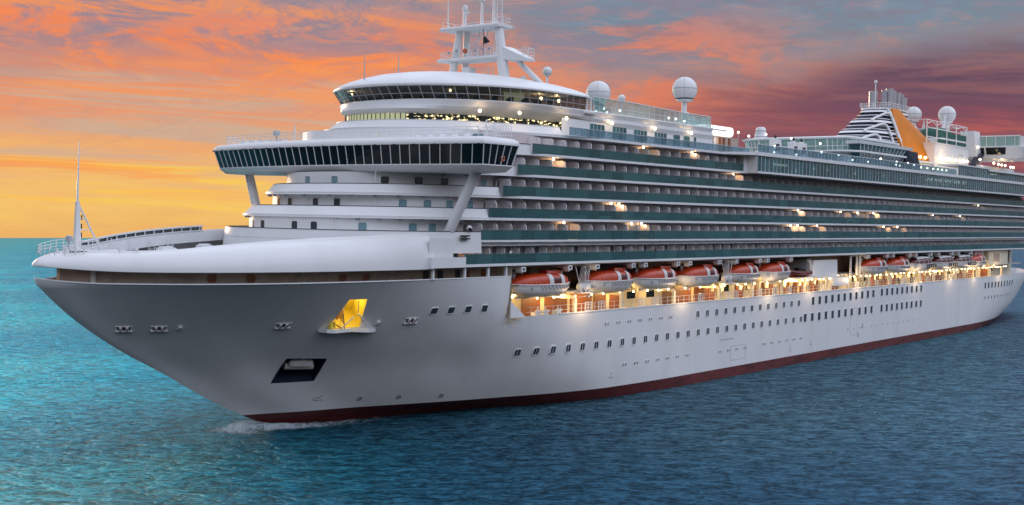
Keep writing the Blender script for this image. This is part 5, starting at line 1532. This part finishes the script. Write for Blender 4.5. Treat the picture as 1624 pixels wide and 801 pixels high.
# sports court cage with green netting
b = MB()
for x in (222, 229, 236, 243, 251): 
    for y in (-9.6, 9): b.tube([(x, y, 45.2), (x, y, 50.6)], .16, 6)
for z in (46.6, 48.8, 50.6):
    for y in (-9.6, 9): b.tube([(222, y, z), (251, y, z)], .12, 6)
for x in (222, 251): b.tube([(x, -9.6, 50.6), (x, 9, 50.6)], .12, 6)
for x, x2 in ((222, 229), (229, 236), (236, 243), (243, 251)): b.tube([(x, -9.6, 49.6), ((x + x2) / 2, -9.6, 50.4), (x2, -9.6, 49.6)], .10, 6)
court = b.build('sports_court', WHITE, ship)
b = MB(); b.box(229, 251, -9.5, -9.4, 45.3, 46.5); b.box(229, 251, -9.5, -9.4, 47.0, 48.4); b.build('court_netting', GREENT, court, False)
b = MB(); b.lathe([(4.6, 0), (4.2, 1.0), (3.2, 1.8), (1.6, 2.3), (0, 2.4)], (246, -3, 48.2), 20); b.build('court_dome', GREENT, court, True, 50)
b = MB(); b.box(222, 251, 9.2, 9.4, 45.2, 50.4); b.build('court_screen', MINT, court, False)
# look-out lounge carried across the stern
sk = MB()
def sk_ring(y, g_): return [(262 - g_, y, 43.2 - g_ * .3), (261.0 - g_, y, 46.2), (262 - g_, y, 46.4), (262.0 - g_, y, 49.0 + g_ * .2), (276 + g_, y, 49.0 + g_ * .2), (276 + g_, y, 43.0 - g_ * .3)]
sk.loft([sk_ring(19, -1), sk_ring(18, 0), sk_ring(-17.5, 0), sk_ring(-20.2, -.4), sk_ring(-21.2, -1.6)], True, True, True)
look = sk.build('lookout_lounge', WHITE, ship, True, 30)
b = MB(); b.poly([(261.35, -11.5, 44.2), (261.0 - .06, -11.3, 46.0), (261.0 - .06, -16.4, 46.0), (261.35, -16.2, 44.2)]); b.build('lookout_window', GLASSD, look, False)
b = MB(); b.poly([(261.9, -17.9, 44.2), (261.3, -18.0, 45.9), (262.4, -20.9, 45.9), (262.9, -20.5, 44.2)]); b.build('lookout_window', GLASSD, look, False)
b = MB(); b.poly([(261.4, -9.6, 44.2), (261.0, -9.6, 46.0), (261.0, -10.9, 46.0), (261.4, -10.9, 44.2)]); b.build('lookout_window', GLASSD, look, False)
b = MB(); b.poly([(261.95, -9, 46.5), (261.95, -19.5, 46.5), (261.95, -19.5, 48.8), (261.95, -9, 48.8)]); b.build('lookout_upper_glass', MINT, look, False)
b = MB()
for y in (-9, -11.2, -13.6, -16, -18.4): b.tube([(261.9, y, 46.4), (261.9, y, 49)], .1, 5)
b.tube([(261.9, -8.6, 49.05), (261.9, -19.8, 49.05)], .14, 6); b.build('lookout_frame', WHITE, look)
b = MB(); b.loft([[(258, -6, 43.5), (262, -6, 43.5), (262, -10.2, 43.5), (258, -10.2, 43.5)], [(257, -6, 50.2), (262, -6, 50.2), (262, -9.4, 50.2), (257, -9.4, 50.2)]], True, True, True); b.build('lookout_tower', WHITE, ship, False)
b = MB(); b.loft([[(250.5, -11.2, 39.3), (253, -11.2, 39.3), (253, -9.5, 39.3), (250.5, -9.5, 39.3)], [(259.5, -11, 44.4), (261.4, -11, 44.4), (261.4, -9.4, 44.4), (259.5, -9.4, 44.4)]], True, True, True); b.build('escalator_tube', NAVY, ship, False)
b = MB(); b.box(254, 284, -12, 12, 36.9, 41.2); b.build('stern_house', WHITE, ship, False)
b = MB(); b.loft([[(257.2, -1, 47.6), (260, -1, 47.6), (260, 0, 47.6), (257.2, 0, 47.6)], [(261.2, -.6, 55.0), (261.7, -.6, 55.0), (261.7, -.4, 55.0), (261.2, -.4, 55.0)]], True, True, True); b.build('stern_fin', WHITE, ship, False)
b = MB(); b.tube([(252, 2, 48), (252.4, 2, 53)], .8, 10, .12); b.build('stern_aerial', SOFFIT, ship)
for X, Y, z in ((254.5, -12, 42.6), (266, -12.0, 42.2), (270, -12.0, 42.1), (273, -12.0, 42.0), (276, -12, 42.0), (257.8, -10.4, 46.0), (281, -12, 41.8), (283.5, -12, 41.8)):
    b = MB(); b.ball((X, Y, z), .28, 10)
    b.cur = 1
    if z < 43: b.tube([(X, Y, 41.2), (X, Y, z - .25)], .07, 5)
    b.build('deck_lamp', [LAMP, GREY], ship)
point_light((268, -13.5, 42.2), 120, (1, .62, .3), .4, ship)
point_light((256, -13, 42.2), 90, (1, .7, .4), .4, ship)

# ------------------------------------------------------------------ davits and lifeboats
def davit(X):
    b = MB()
    b.box(X - .35, X + .35, -17.5, -13.2, 19.0, 19.34)
    b.box(X - .45, X + .45, -18.15, -17.2, 18.75, 19.36)
    b.cur = 1; b.box(X - .2, X + .2, -18.17, -17.9, 18.9, 19.2); b.cur = 0
    b.tube([(X, -17.9, 18.72), (X, -17.1, 18.72)], .2, 10)
    o = b.build('davit', [WHITE, DARK], ship, False)
    w_ = MB(); w_.tube([(X, -16.6, 18.8), (X, -16.5, 17.6)], .05, 6); w_.box(X - .16, X + .16, -16.75, -16.4, 18.2, 18.6); w_.build('davit_fall', GREY, o, False)
def boat_parts(L, beam, tender=False):
    """returns (name, object) parts of a boat whose gunwale lies at z = 0, bow towards -x"""
    B = beam / 2; parts = []
    hb_ = MB(); rings = []
    N = 26
    for i in range(N + 1):
        u = -1 + 2 * i / N
        bf = max(0.02, (1 - abs(u) ** 3.6)) ** .62
        dep = 1.62 * (1 - .55 * abs(u) ** 6) * (1 - .10 * max(0, -u) ** 2)
        rk = -.28 * max(0, -u) ** 6
        r = []
        for j in range(13):
            a = math.pi * j / 12
            y = B * bf * math.copysign(abs(math.cos(a)) ** .55, math.cos(a)); z = -dep * abs(math.sin(a)) ** .8
            r.append((u * L / 2 * (1 - .05 * abs(z) / 1.7), y, z + .12 * u * u))
        rings.append(r)
    hb_.loft(rings, False)
    hb_.face([len(hb_.v) - 13 + k for k in range(13)]); hb_.face([12 - k for k in range(13)])
    parts.append(('boat_hull', hb_.build('boat_hull', BOATW, None, True, 60)))
    gb = MB(); path = []
    for sd in (-1, 1):
        p = []
        for i in range(N + 1):
            u = -1 + 2 * i / N; bf = max(0.02, (1 - abs(u) ** 3.6)) ** .62
            p.append((u * L / 2, sd * (B * bf + .03), .02 + .12 * u * u))
        gb.tube(p, .09, 6)
    parts.append(('gunwale', gb.build('gunwale', BOATW, None)))
    H = 1.38 if not tender else 1.25
    def can(u, a, g_=0.0, hh=None):
        bf = max(0.02, (1 - abs(u) ** 4.2)) ** .6
        h_ = (hh or H) * max(0.02, 1 - abs(u) ** 5) ** .7 * (1 - .22 * max(0, -u) ** 1.5)
        y = (B * .93 * bf + g_) * math.copysign(abs(math.cos(a)) ** .5, math.cos(a)); z = (h_ + g_) * abs(math.sin(a)) ** .75
        return (u * L / 2 * .965, y, .05 + z)
    if not tender:
        cb_ = MB(); cb_.loft([[can(-1 + 2 * i / 30, math.pi * j / 16) for j in range(17)] for i in range(31)])
        parts.append(('canopy', cb_.build('canopy', REDB, None, True, 60)))
        for u0, u1 in ((.02, .17), (.46, .60)):
            for a0, a1 in ((.02, 1.15), (math.pi - 1.15, math.pi - .02)):
                h_ = MB(); h_.loft([[can(u0 + (u1 - u0) * i / 3, a0 + (a1 - a0) * j / 8, .035) for j in range(9)] for i in range(4)])
                parts.append(('hatch', h_.build('hatch', BOATW, None, True, 60)))
        for a0, a1 in ((.04, .55), (math.pi - .55, math.pi - .04)):
            w_ = MB(); w_.loft([[can(.17 + (.46 - .17) * i / 3, a0 + (a1 - a0) * j / 6, .02) for j in range(7)] for i in range(4)])
            parts.append(('side_curtain', w_.build('side_curtain', MAROON, None, True, 60)))
        c_ = MB(); c_.loft([[(.25 * L * .5 + dx_, y, z) for y, z in ((-.8, 1.2), (-.6, 1.75), (.6, 1.75), (.8, 1.2))] for dx_ in (-.4, 2.4)]); c_.face([0, 1, 2, 3]); c_.face([7, 6, 5, 4])
        parts.append(('steering_house', c_.build('steering_house', REDB, None, False)))
        s_ = MB()
        for k in range(5): s_.ball(can(-.86 + .14 * k, math.pi - .16, .02), .05, 6)
        parts.append(('canopy_stud', s_.build('canopy_stud', BOATW, None)))
    else:
        cb_ = MB(); cb_.loft([[can(-.98 + 1.96 * i / 30, math.pi * j / 16, 0, 1.3) for j in range(17)] for i in range(31)])
        parts.append(('cabin', cb_.build('cabin', MAROON, None, True, 60)))
        r_ = MB(); r_.loft([[can(-.6 + 1.5 * i / 10, math.pi * (.24 + .52 * j / 8), .06, 1.55) for j in range(9)] for i in range(11)])
        parts.append(('cabin_roof', r_.build('cabin_roof', BOATW, None, True, 60)))
        for u in (-.62, -.2, .22, .62, .86):
            for s_ in (0, 1):
                p_ = MB(); p_.tube([can(u, (a if s_ else math.pi - a), .05, 1.4) for a in [.03 + 1.0 * j / 6 for j in range(7)]], .07, 5)
                parts.append(('cabin_frame', p_.build('cabin_frame', BOATW, None)))
        w_ = MB(); w_.loft([[(L * .28 + dx_, y, z) for y, z in ((-1.5, 1.1), (-1.2, 2.0), (1.2, 2.0), (1.5, 1.1))] for dx_ in (0, 2.2)]); w_.face([0, 1, 2, 3]); w_.face([7, 6, 5, 4])
        parts.append(('wheelhouse', w_.build('wheelhouse', BOATW, None, False)))
        v_ = MB(); v_.poly([(L * .28 - .02, -1.25, 1.3), (L * .28 - .02, 1.25, 1.3), (L * .28 - .02, 1.1, 1.9), (L * .28 - .02, -1.1, 1.9)]); v_.poly([(L * .28 + .3, -1.5, 1.25), (L * .28 + 1.9, -1.5, 1.25), (L * .28 + 1.9, -1.3, 1.85), (L * .28 + .3, -1.3, 1.85)])
        parts.append(('wheelhouse_window', v_.build('wheelhouse_window', GLASSD, None, False)))
        f_ = MB()
        for sd in (-1, 1):
            y = sd * (B + .06)
            for z in (-.1, -.75): f_.tube([(.02 * L, y, z), (.44 * L, y, z)], .10, 6)
            for x in (.02, .125, .23, .335, .44): f_.tube([(x * L, y, -.1), (x * L, y, -.75)], .10, 6)
        parts.append(('fender_frame', f_.build('fender_frame', BLACK, None)))
    z_ = MB()
    for sd in (-1, 1):
        p = []
        for k in range(19):
            u = -.30 + 1.14 * k / 18; bf = max(0.02, (1 - abs(u) ** 3.6)) ** .62
            p.append((u * L / 2, sd * (B * bf + .05 - (.03 if k % 2 else 0)), -.12 - (.52 if k % 2 else 0)))
        z_.tube(p, .038, 5)
        z_.tube([(-.62 * L / 2, sd * (B * .93 + .03), -.2), (-.58 * L / 2, sd * (B * .93 + .02), -.55), (-.54 * L / 2, sd * (B * .95 + .03), -.2)], .05, 5)
    if not tender: parts.append(('grab_line', z_.build('grab_line', ROPE, None)))
    k_ = MB(); k_.box(-L * .36, L * .40, -.10, .10, -1.78, -1.45); k_.box(L * .42, L * .46, -.06, .06, -1.55, -.5)
    parts.append(('keel', k_.build('keel', BOATW, None, False)))
    for x in (-.40, .40):
        h_ = MB(); h_.tube([(x * L, 0, .3), (x * L, 0, 1.15 if abs(x) > .3 else 1.5)], .09, 6); h_.box(x * L - .2, x * L + .2, -.1, .1, 1.1, 1.4)
        parts.append(('lifting_hook', h_.build('lifting_hook', GREY, None, False)))
    return parts
def make_boat(name, loc, L, beam, label, cat, group, tender=False, proto=None):
    root = thing(name, loc); tag(root, label, cat, group)
    if proto is None:
        for n, o in boat_parts(L, beam, tender): o.parent = root
    else:
        for ch in proto.children: 
            c = ch.copy(); COL.objects.link(c); c.parent = root
    return root
G = 'lifeboats hanging along the promenade'
spots = [(60.7, 12.6, 'red and white lifeboat at the forward end of the recess, nearest the bow'),
         (76.7, 11.4, 'red and white lifeboat just behind the forward white raft canister'),
         (89.1, 11.5, 'red and white lifeboat third from the bow, above the cream machinery bay'),
         (101.9, 11.5, 'red and white lifeboat just ahead of the second white raft canister'),
         (116.4, 10.4, 'red and white lifeboat just behind the second white raft canister'),
         (127.9, 11.2, 'red and white lifeboat just ahead of the small dark rescue boat'),
         (172.4, 12.4, 'red and white lifeboat first behind the tall white boarding lobby'),
         (185.3, 12.0, 'red and white lifeboat just ahead of the foremost white-roofed tender'),
         (236.8, 12.2, 'sternmost red lifeboat, half hidden behind the last white-roofed tender')]
proto = None
for X, L, lab in spots:
    root = make_boat('lifeboat', (X, -16.55, 16.95), 11.6, 4.1, lab, 'lifeboat', G, False, proto)
    proto = proto or root
    sx = L / 11.6
    root.matrix_world = root.matrix_world @ Matrix.Diagonal((sx, 1, 1, 1))
    if X < 230:
        davit(X - L * .40); davit(X + L * .40)
tp = None
for X, lab in ((198.4, 'foremost white-roofed tender with dark red windows, behind the last red lifeboat pair'),
               (212.6, 'middle one of the three white-roofed tenders with dark red windows'),
               (226.0, 'sternmost of the three white-roofed tenders, next to the last red lifeboat')):
    root = make_boat('tender_boat', (X, -16.5, 17.0), 13.0, 4.3, lab, 'tender', 'tenders hanging near the stern', True, tp)
    tp = tp or root
    davit(X - 4.6); davit(X + 4.6)
# small rescue boat
rb = thing('rescue_boat', (138.6, -16.4, 16.2)); tag(rb, 'small dark rescue boat with an orange-red hull stowed before the white boarding lobby', 'rescue boat')
b = MB()
for sd in (-1, 1): b.tube([(3.4, sd * 1.0, .3), (0, sd * 1.15, .3), (-2.4, sd * .95, .4), (-3.5, sd * .1, .65)], .42, 10)
b.build('buoyancy_tube', MAROON, rb)
b = MB(); b.loft([[(x, -1.0 + .25 * max(0, -x - 1.5), .3), (x, 0, -.55 + .3 * max(0, -x - 2)), (x, 1.0 - .25 * max(0, -x - 1.5), .3)] for x in (3.2, 1, -1, -2.4, -3.4)]); b.build('boat_hull', REDB, rb)
b = MB(); b.box(-.4, .8, -.5, .5, .2, 1.2); b.box(1.6, 2.2, -.6, .6, .2, .9); b.build('console', BLACK, rb, False)
b = MB(); b.tube([(2.4, -.8, .4), (2.4, -.8, 2.2), (2.4, .8, 2.2), (2.4, .8, .4)], .06, 6); b.build('roll_bar', GREY, rb)
b = MB(); b.tube([(141.8, -17.3, 15.0), (141.8, -17.3, 19.0)], .18, 8); b.tube([(141.8, -17.3, 18.2), (140.6, -17.3, 18.9)], .14, 8); b.box(141.4, 142.1, -17.6, -17.0, 17.4, 18.0); b.build('rescue_boat_davit', BOATW, ship)
b = MB(); b.box(135, 143.5, -17.7, -14, 15.5, 15.75); b.build('rescue_boat_cradle', SOFFIT, ship, False)
# raft canisters in their cradles
for X, lab in ((69.4, 'white life raft canister in the foremost hanging cradle, between the first two lifeboats'), (109.6, 'white life raft canister in the second hanging cradle, further aft')):
    b = MB()
    b.box(X - 1.6, X + 1.5, -18.4, -17.0, 15.55, 15.68)
    for x0, x1 in ((X - 2.6, X - 1.2), (X + .9, X - .2), (X - .3, X - .3)): b.tube([(x0, -18.2, 19.3), (x1, -18.3, 15.6)], .06, 6)
    for k in range(6): b.tube([(X + .2 + .35 * k, -17.3, 19.4), (X - .8 + .3 * k, -17.4, 16.2)], .045, 5)
    b.box(X - 1.2, X - .9, -18.2, -17.2, 15.68, 15.95); b.box(X + .6, X + .9, -18.2, -17.2, 15.68, 15.95)
    b.build('raft_cradle', BOATW, ship, False)
    cn = thing('life_raft_canister', (X, -17.75, 16.38)); tag(cn, lab, 'life raft', 'life raft canisters by the lifeboats')
    b = MB(); n = 20
    prof = [(-1.15, .0), (-1.15, .38), (-1.02, .50), (-.05, .52), (.05, .52), (1.02, .50), (1.15, .38), (1.15, 0)]
    b.loft([[(x, max(r, .002) * math.cos(2 * math.pi * k / n), max(r, .002) * math.sin(2 * math.pi * k / n)) for k in range(n)] for x, r in prof], True)
    b.build('canister_shell', RADOME, cn)
    b = MB()
    for x in (-.6, 0, .6): b.loft([[(x + dx_, r * math.cos(2 * math.pi * k / n), r * math.sin(2 * math.pi * k / n)) for k in range(n)] for dx_, r in ((-.05, .515), (-.05, .54), (.05, .54), (.05, .515))], True)
    b.build('strap', GREY, cn)
# lifebuoy on the bridge wing
lb = MB(); n = 24
for_ = [((.30 + .085 * math.cos(t)), .085 * math.sin(t)) for t in [2 * math.pi * k / 10 for k in range(10)]]
lb.loft([[(r * math.cos(a), y, r * math.sin(a)) for r, y in for_] for a in [2 * math.pi * k / n for k in range(n + 1)]], True)
buoy = thing('lifebuoy', (44.2, -23.62, 32.35)); tag(buoy, 'orange-red ring lifebuoy hanging at the end window of the near bridge wing', 'lifebuoy')
lb.build('ring', REDB, buoy)
sb_ = MB()
for q in range(4):
    a0 = math.pi / 4 + q * math.pi / 2
    sb_.loft([[(( .30 + .095 * math.cos(t)) * math.cos(a), .095 * math.sin(t), (.30 + .095 * math.cos(t)) * math.sin(a)) for t in [2 * math.pi * k / 10 for k in range(10)]] for a in (a0 - .12, a0, a0 + .12)], True)
sb_.build('reflective_band', RADOME, buoy)

# ------------------------------------------------------------------ two passengers on the lowest balconies
SKIN = material('skin', (0.45, 0.28, 0.20), 0.5)
HAIR = material('dark_hair', (0.02, 0.015, 0.012), 0.6)
def person(loc, rz, shirt, trousers, label):
    root = thing('person', loc, rz); tag(root, label, 'person')
    b = MB()
    def ell(pts):     # stacked elliptical sections (x centre, y centre, z, rx, ry)
        b.loft([[(cx_ + rx * math.cos(2 * math.pi * k / 12), cy_ + ry * math.sin(2 * math.pi * k / 12), z) for k in range(12)] for cx_, cy_, z, rx, ry in pts], True, True, True)
    ell([(0, 0, .86, .15, .11), (0, 0, .98, .17, .12), (0, 0, 1.15, .15, .11), (0, 0, 1.35, .20, .12), (0, 0, 1.44, .17, .10), (0, .0, 1.49, .065, .06), (0, -.02, 1.55, .06, .06), (0, -.03, 1.60, .075, .09), (0, -.03, 1.67, .085, .10), (0, -.02, 1.74, .075, .09), (0, -.02, 1.785, .03, .04)])
    for sd in (-1, 1):
        ell([(sd * .10, -.05, .02, .05, .12), (sd * .10, .0, .10, .05, .055), (sd * .10, .01, .30, .065, .065), (sd * .095, 0, .50, .06, .065), (sd * .09, 0, .88, .095, .10)])
        b.tube([(sd * .20, 0, 1.40), (sd * .25, .0, 1.14), (sd * .16, -.24, 1.12)], .05, 8, .035)
        b.tube([(sd * .16, -.24, 1.12), (sd * .14, -.31, 1.12)], .038, 8, .025)
        for f in range(4): b.tube([(sd * (.115 + .017 * f), -.30, 1.12), (sd * (.115 + .017 * f), -.36 - .006 * (f % 2), 1.10)], .009, 5)
    b.build('body', SKIN, root)
    c = MB()
    c.loft([[(cx_ * 0 + rx * math.cos(2 * math.pi * k / 14), ry * math.sin(2 * math.pi * k / 14), z) for k in range(14)] for cx_, rx, ry, z in ((0, .175, .135, .90), (0, .18, .135, 1.0), (0, .165, .125, 1.15), (0, .215, .135, 1.35), (0, .185, .115, 1.45), (0, .08, .075, 1.49))], True)
    for sd in (-1, 1): c.tube([(sd * .19, 0, 1.42), (sd * .25, 0, 1.18)], .065, 8, .055)
    c.build('shirt', shirt, root)
    t = MB()
    for sd in (-1, 1): t.loft([[(sd * .095 + r * math.cos(2 * math.pi * k / 10), r * 1.05 * math.sin(2 * math.pi * k / 10), z) for k in range(10)] for z, r in ((.12, .075), (.5, .085), (.92, .115))], True)
    t.build('trousers', trousers, root)
    h_ = MB(); h_.lathe([(.09, -.02), (.105, .04), (.09, .11), (.04, .15), (0, .155)], (0, .0, 1.66), 12); h_.build('hair', HAIR, root)
    return root
person((53.6, -17.6, 19.9), 0.2, BOATW, NAVY, 'person in a white shirt at the forward end of the lowest balcony row')
person((87.9, -17.6, 19.9), -0.1, MAROON, DARK, 'person in dark red on the lowest balcony row, above the third lifeboat')

# ------------------------------------------------------------------ sea
sea_m = bpy.data.materials.new('sea_water'); sea_m.use_nodes = True
t = NT(sea_m.node_tree); t.n.clear()
geo = t.add('ShaderNodeNewGeometry'); pos = geo.outputs['Position']
sp = t.add('ShaderNodeSeparateXYZ'); t.l.new(pos, sp.inputs[0])
px, py, _ = sp.outputs
big = t.noise(pos, 0.012, 3.0, 0.5)
# the bottom shoals on the far side: turquoise shallows, deep blue on the near side
k = t.m('ADD', py, t.m('MULTIPLY', t.m('SUBTRACT', px, 20.0), -0.45))
k = t.m('ADD', k, t.m('MULTIPLY', t.m('SUBTRACT', big, 0.5), 70.0))
f_sh = t.m('MULTIPLY', t.smooth(k, -42.0, 52.0), t.smooth(px, -55.0, -12.0))
deep = t.mix(t.smooth(big, 0.35, 0.65), (0.015, 0.052, 0.096, 1), (0.020, 0.075, 0.125, 1))
deep = t.mix(t.smooth(px, 12.0, 90.0), deep, (0.054, 0.112, 0.150, 1))
shal = t.mix(t.smooth(big, 0.40, 0.62), (0.012, 0.25, 0.36, 1), (0.016, 0.36, 0.45, 1))
col = t.mix(f_sh, deep, shal)
far = t.smooth(py, 260.0, 2500.0)
col = t.mix(far, col, (0.035, 0.34, 0.37, 1))
# waves: swell, chop and ripples
mp = t.add('ShaderNodeMapping'); t.l.new(pos, mp.inputs[0]); mp.inputs['Rotation'].default_value = (0, 0, math.radians(58))
mp0 = mp; mp = t.add('ShaderNodeMapping'); t.l.new(mp0.outputs[0], mp.inputs[0]); mp.inputs['Scale'].default_value = (0.55, 1.0, 1.0)
w1 = t.noise(mp.outputs[0], 0.16, 2.0, 0.5, 0.4)
w2 = t.noise(mp.outputs[0], 0.62, 3.0, 0.6, 0.5)
w3 = t.noise(mp.outputs[0], 2.1, 5.0, 0.66, 0.5)
h = t.m('ADD', t.m('MULTIPLY', w1, 1.5), t.m('ADD', t.m('MULTIPLY', w2, 1.1), t.m('MULTIPLY', w3, 0.62)))
bu = t.add('ShaderNodeBump'); bu.inputs['Strength'].default_value = 1.0; bu.inputs['Distance'].default_value = 1.0
t.l.new(h, bu.inputs['Height'])
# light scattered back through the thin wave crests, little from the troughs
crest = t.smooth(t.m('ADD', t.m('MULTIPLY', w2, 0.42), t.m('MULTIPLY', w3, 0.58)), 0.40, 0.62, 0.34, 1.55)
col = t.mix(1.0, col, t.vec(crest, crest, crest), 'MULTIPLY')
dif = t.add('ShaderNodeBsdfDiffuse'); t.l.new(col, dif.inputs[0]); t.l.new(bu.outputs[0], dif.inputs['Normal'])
# the broad sheen of water seen at a low angle, tinted by its depth
she = t.add('ShaderNodeBsdfGlossy'); she.inputs['Roughness'].default_value = 0.42
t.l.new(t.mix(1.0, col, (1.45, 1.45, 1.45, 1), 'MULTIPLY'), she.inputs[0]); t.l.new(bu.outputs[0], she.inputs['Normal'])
body = t.add('ShaderNodeMixShader'); body.inputs[0].default_value = 0.84; t.l.new(dif.outputs[0], body.inputs[1]); t.l.new(she.outputs[0], body.inputs[2])
glo = t.add('ShaderNodeBsdfGlossy'); glo.inputs['Roughness'].default_value = 0.06; glo.inputs[0].default_value = (0.46, 0.75, 0.97, 1)
t.l.new(bu.outputs[0], glo.inputs['Normal'])
fre = t.add('ShaderNodeFresnel'); fre.inputs[0].default_value = 1.30; t.l.new(bu.outputs[0], fre.inputs['Normal'])
slick = t.smooth(t.noise(mp.outputs[0], 0.035, 4.0, 0.6, 0.8), 0.36, 0.64, 0.16, 0.46)
slick = t.m('ADD', slick, t.smooth(px, 45.0, 130.0, 0.0, 0.16))
fac = t.m('MINIMUM', t.m('MULTIPLY', fre.outputs[0], 0.75), slick)
mx = t.add('ShaderNodeMixShader'); t.l.new(fac, mx.inputs[0]); t.l.new(body.outputs[0], mx.inputs[1]); t.l.new(glo.outputs[0], mx.inputs[2])
# pale flecks painted as lamp glints on the water, gathered in patches
glint_fleck = t.noise(mp.outputs[0], 3.4, 3.0, 0.6, 0.3)
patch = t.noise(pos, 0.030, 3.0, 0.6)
ff = t.m('MULTIPLY', t.smooth(glint_fleck, 0.64, 0.72), t.m('MULTIPLY', t.smooth(patch, 0.50, 0.64), t.smooth(w2, 0.48, 0.56)))
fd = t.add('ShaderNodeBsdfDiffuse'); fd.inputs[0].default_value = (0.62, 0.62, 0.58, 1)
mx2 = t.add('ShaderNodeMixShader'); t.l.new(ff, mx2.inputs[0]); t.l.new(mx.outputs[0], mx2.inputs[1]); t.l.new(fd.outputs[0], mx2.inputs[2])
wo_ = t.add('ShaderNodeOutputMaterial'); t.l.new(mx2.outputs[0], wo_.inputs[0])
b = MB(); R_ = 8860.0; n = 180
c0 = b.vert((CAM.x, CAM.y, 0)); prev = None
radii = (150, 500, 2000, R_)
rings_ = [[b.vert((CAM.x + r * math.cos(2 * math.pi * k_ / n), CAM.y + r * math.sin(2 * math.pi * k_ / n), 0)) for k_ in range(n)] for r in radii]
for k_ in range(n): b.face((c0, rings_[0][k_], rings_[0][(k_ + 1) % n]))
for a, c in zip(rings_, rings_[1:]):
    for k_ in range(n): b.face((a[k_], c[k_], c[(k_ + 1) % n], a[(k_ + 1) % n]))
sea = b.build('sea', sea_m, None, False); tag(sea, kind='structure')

# foam thrown up at the stem and washing along the side
foam = bpy.data.materials.new('bow_foam'); foam.use_nodes = True
t = NT(foam.node_tree); pb_ = t.n['Principled BSDF']
pb_.inputs['Base Color'].default_value = (0.46, 0.54, 0.59, 1); pb_.inputs['Roughness'].default_value = 0.7
geo = t.add('ShaderNodeNewGeometry')
attr = t.add('ShaderNodeAttribute', attribute_name='cover')
n1 = t.noise(geo.outputs['Position'], 0.9, 8.0, 0.72, 1.6)
al = t.smooth(t.m('ADD', n1, t.m('MULTIPLY', t.m('SUBTRACT', attr.outputs['Fac'], 0.5), 0.7)), 0.44, 0.86)
t.l.new(al, pb_.inputs['Alpha'])
fm_ = MB(); cov = []
random.seed(5)
def foam_strip(pts_in, pts_out, hts, cover, J=8):
    rings = []
    for (a, c, h_, cv_) in zip(pts_in, pts_out, hts, cover):
        r = []
        for j in range(J + 1):
            q = j / J
            r.append((a[0] + (c[0] - a[0]) * q, a[1] + (c[1] - a[1]) * q, .05 + h_ * math.exp(-((q - .35) / .25) ** 2) + random.uniform(-.05, .08) * (h_ > .05)))
            cov.append(cv_ * (1 - abs(2 * q - 1) ** 3))
        rings.append(r)
    fm_.loft(rings)
ks = [i / 48 for i in range(49)]
pin = [(29.2 + 34 * q, -(hull_y(29.2 + 34 * q, .1) - .15) if q > .02 else -.1) for q in ks]
pout = [(28.0 + 36 * q, -(hull_y(30 + 34 * q, 0.1) + 1.8 + 3.0 * math.sin(min(1, q * 1.6) * math.pi) * (1 - .5 * q))) for q in ks]
foam_strip(pin, pout, [.75 * math.exp(-q * 7) + .06 for q in ks], [.95 * math.exp(-q * 1.9) + .06 for q in ks])
pin = [(29.2 + 26 * q, hull_y(29.2 + 26 * q, .1) - .2) for q in ks]
pout = [(26.5 + 30 * q, hull_y(30 + 26 * q, .1) + 3.2) for q in ks]
foam_strip(pin, pout, [.8 * math.exp(-q * 5) + .05 for q in ks], [.9 * math.exp(-q * 2.0) for q in ks])
# spray ahead of the stem
ks2 = [i / 20 for i in range(21)]
foam_strip([(31.0 - 1.2 * q, -2.4 + 5.6 * q) for q in ks2], [(23.0 + 1.6 * math.cos(q * 3), -4.6 + 10.0 * q) for q in ks2], [.95 * math.sin(math.pi * q) + .1 for q in ks2], [.80 * math.sin(math.pi * q) ** .5 for q in ks2], 16)
fo = fm_.build('bow_wave_foam', foam, None, True, 80)
at = fo.data.attributes.new('cover', 'FLOAT', 'POINT'); at.data.foreach_set('value', cov)
tag(fo, kind='stuff')

# ------------------------------------------------------------------ pieces that came out of one loop become objects of their own
def split_pieces(o):
    me = o.data; n = len(me.vertices); par = list(range(n))
    def find(i):
        while par[i] != i: par[i] = par[par[i]]; i = par[i]
        return i
    for e_ in me.edges:
        a_, c_ = find(e_.vertices[0]), find(e_.vertices[1])
        if a_ != c_: par[a_] = c_
    groups = {}
    for p_ in me.polygons: groups.setdefault(find(p_.vertices[0]), []).append(p_.index)
    if len(groups) < 2: return
    for g_ in groups.values():
        m_ = MB(); ids = {}
        for fi in g_:
            idx = []
            for v_ in me.polygons[fi].vertices:
                if v_ not in ids: ids[v_] = m_.vert(me.vertices[v_].co)
                idx.append(ids[v_])
            m_.cur = me.polygons[fi].material_index; m_.face(idx)
        c_ = m_.build(o.name.split('.')[0] + '_', list(me.materials), o.parent, True, 35)
        c_.matrix_local = o.matrix_local
        c_.name = o.name.split('.')[0]
    bpy.data.objects.remove(o)
for nm in ('window_mullion', 'window_frame', 'roof_vent', 'soffit_fitting', 'window_wiper_box', 'roof_locker', 'mast_light', 'stack_band', 'terrace_pipe', 'deck_furniture', 'hood_slot', 'draught_vent', 'side_door', 'balcony_end', 'court_netting', 'canopy_stud'):
    for o in [q for q in SC.objects if q.type == 'MESH' and q.name.split('.')[0] == nm and q.data.users == 1]: split_pieces(o)
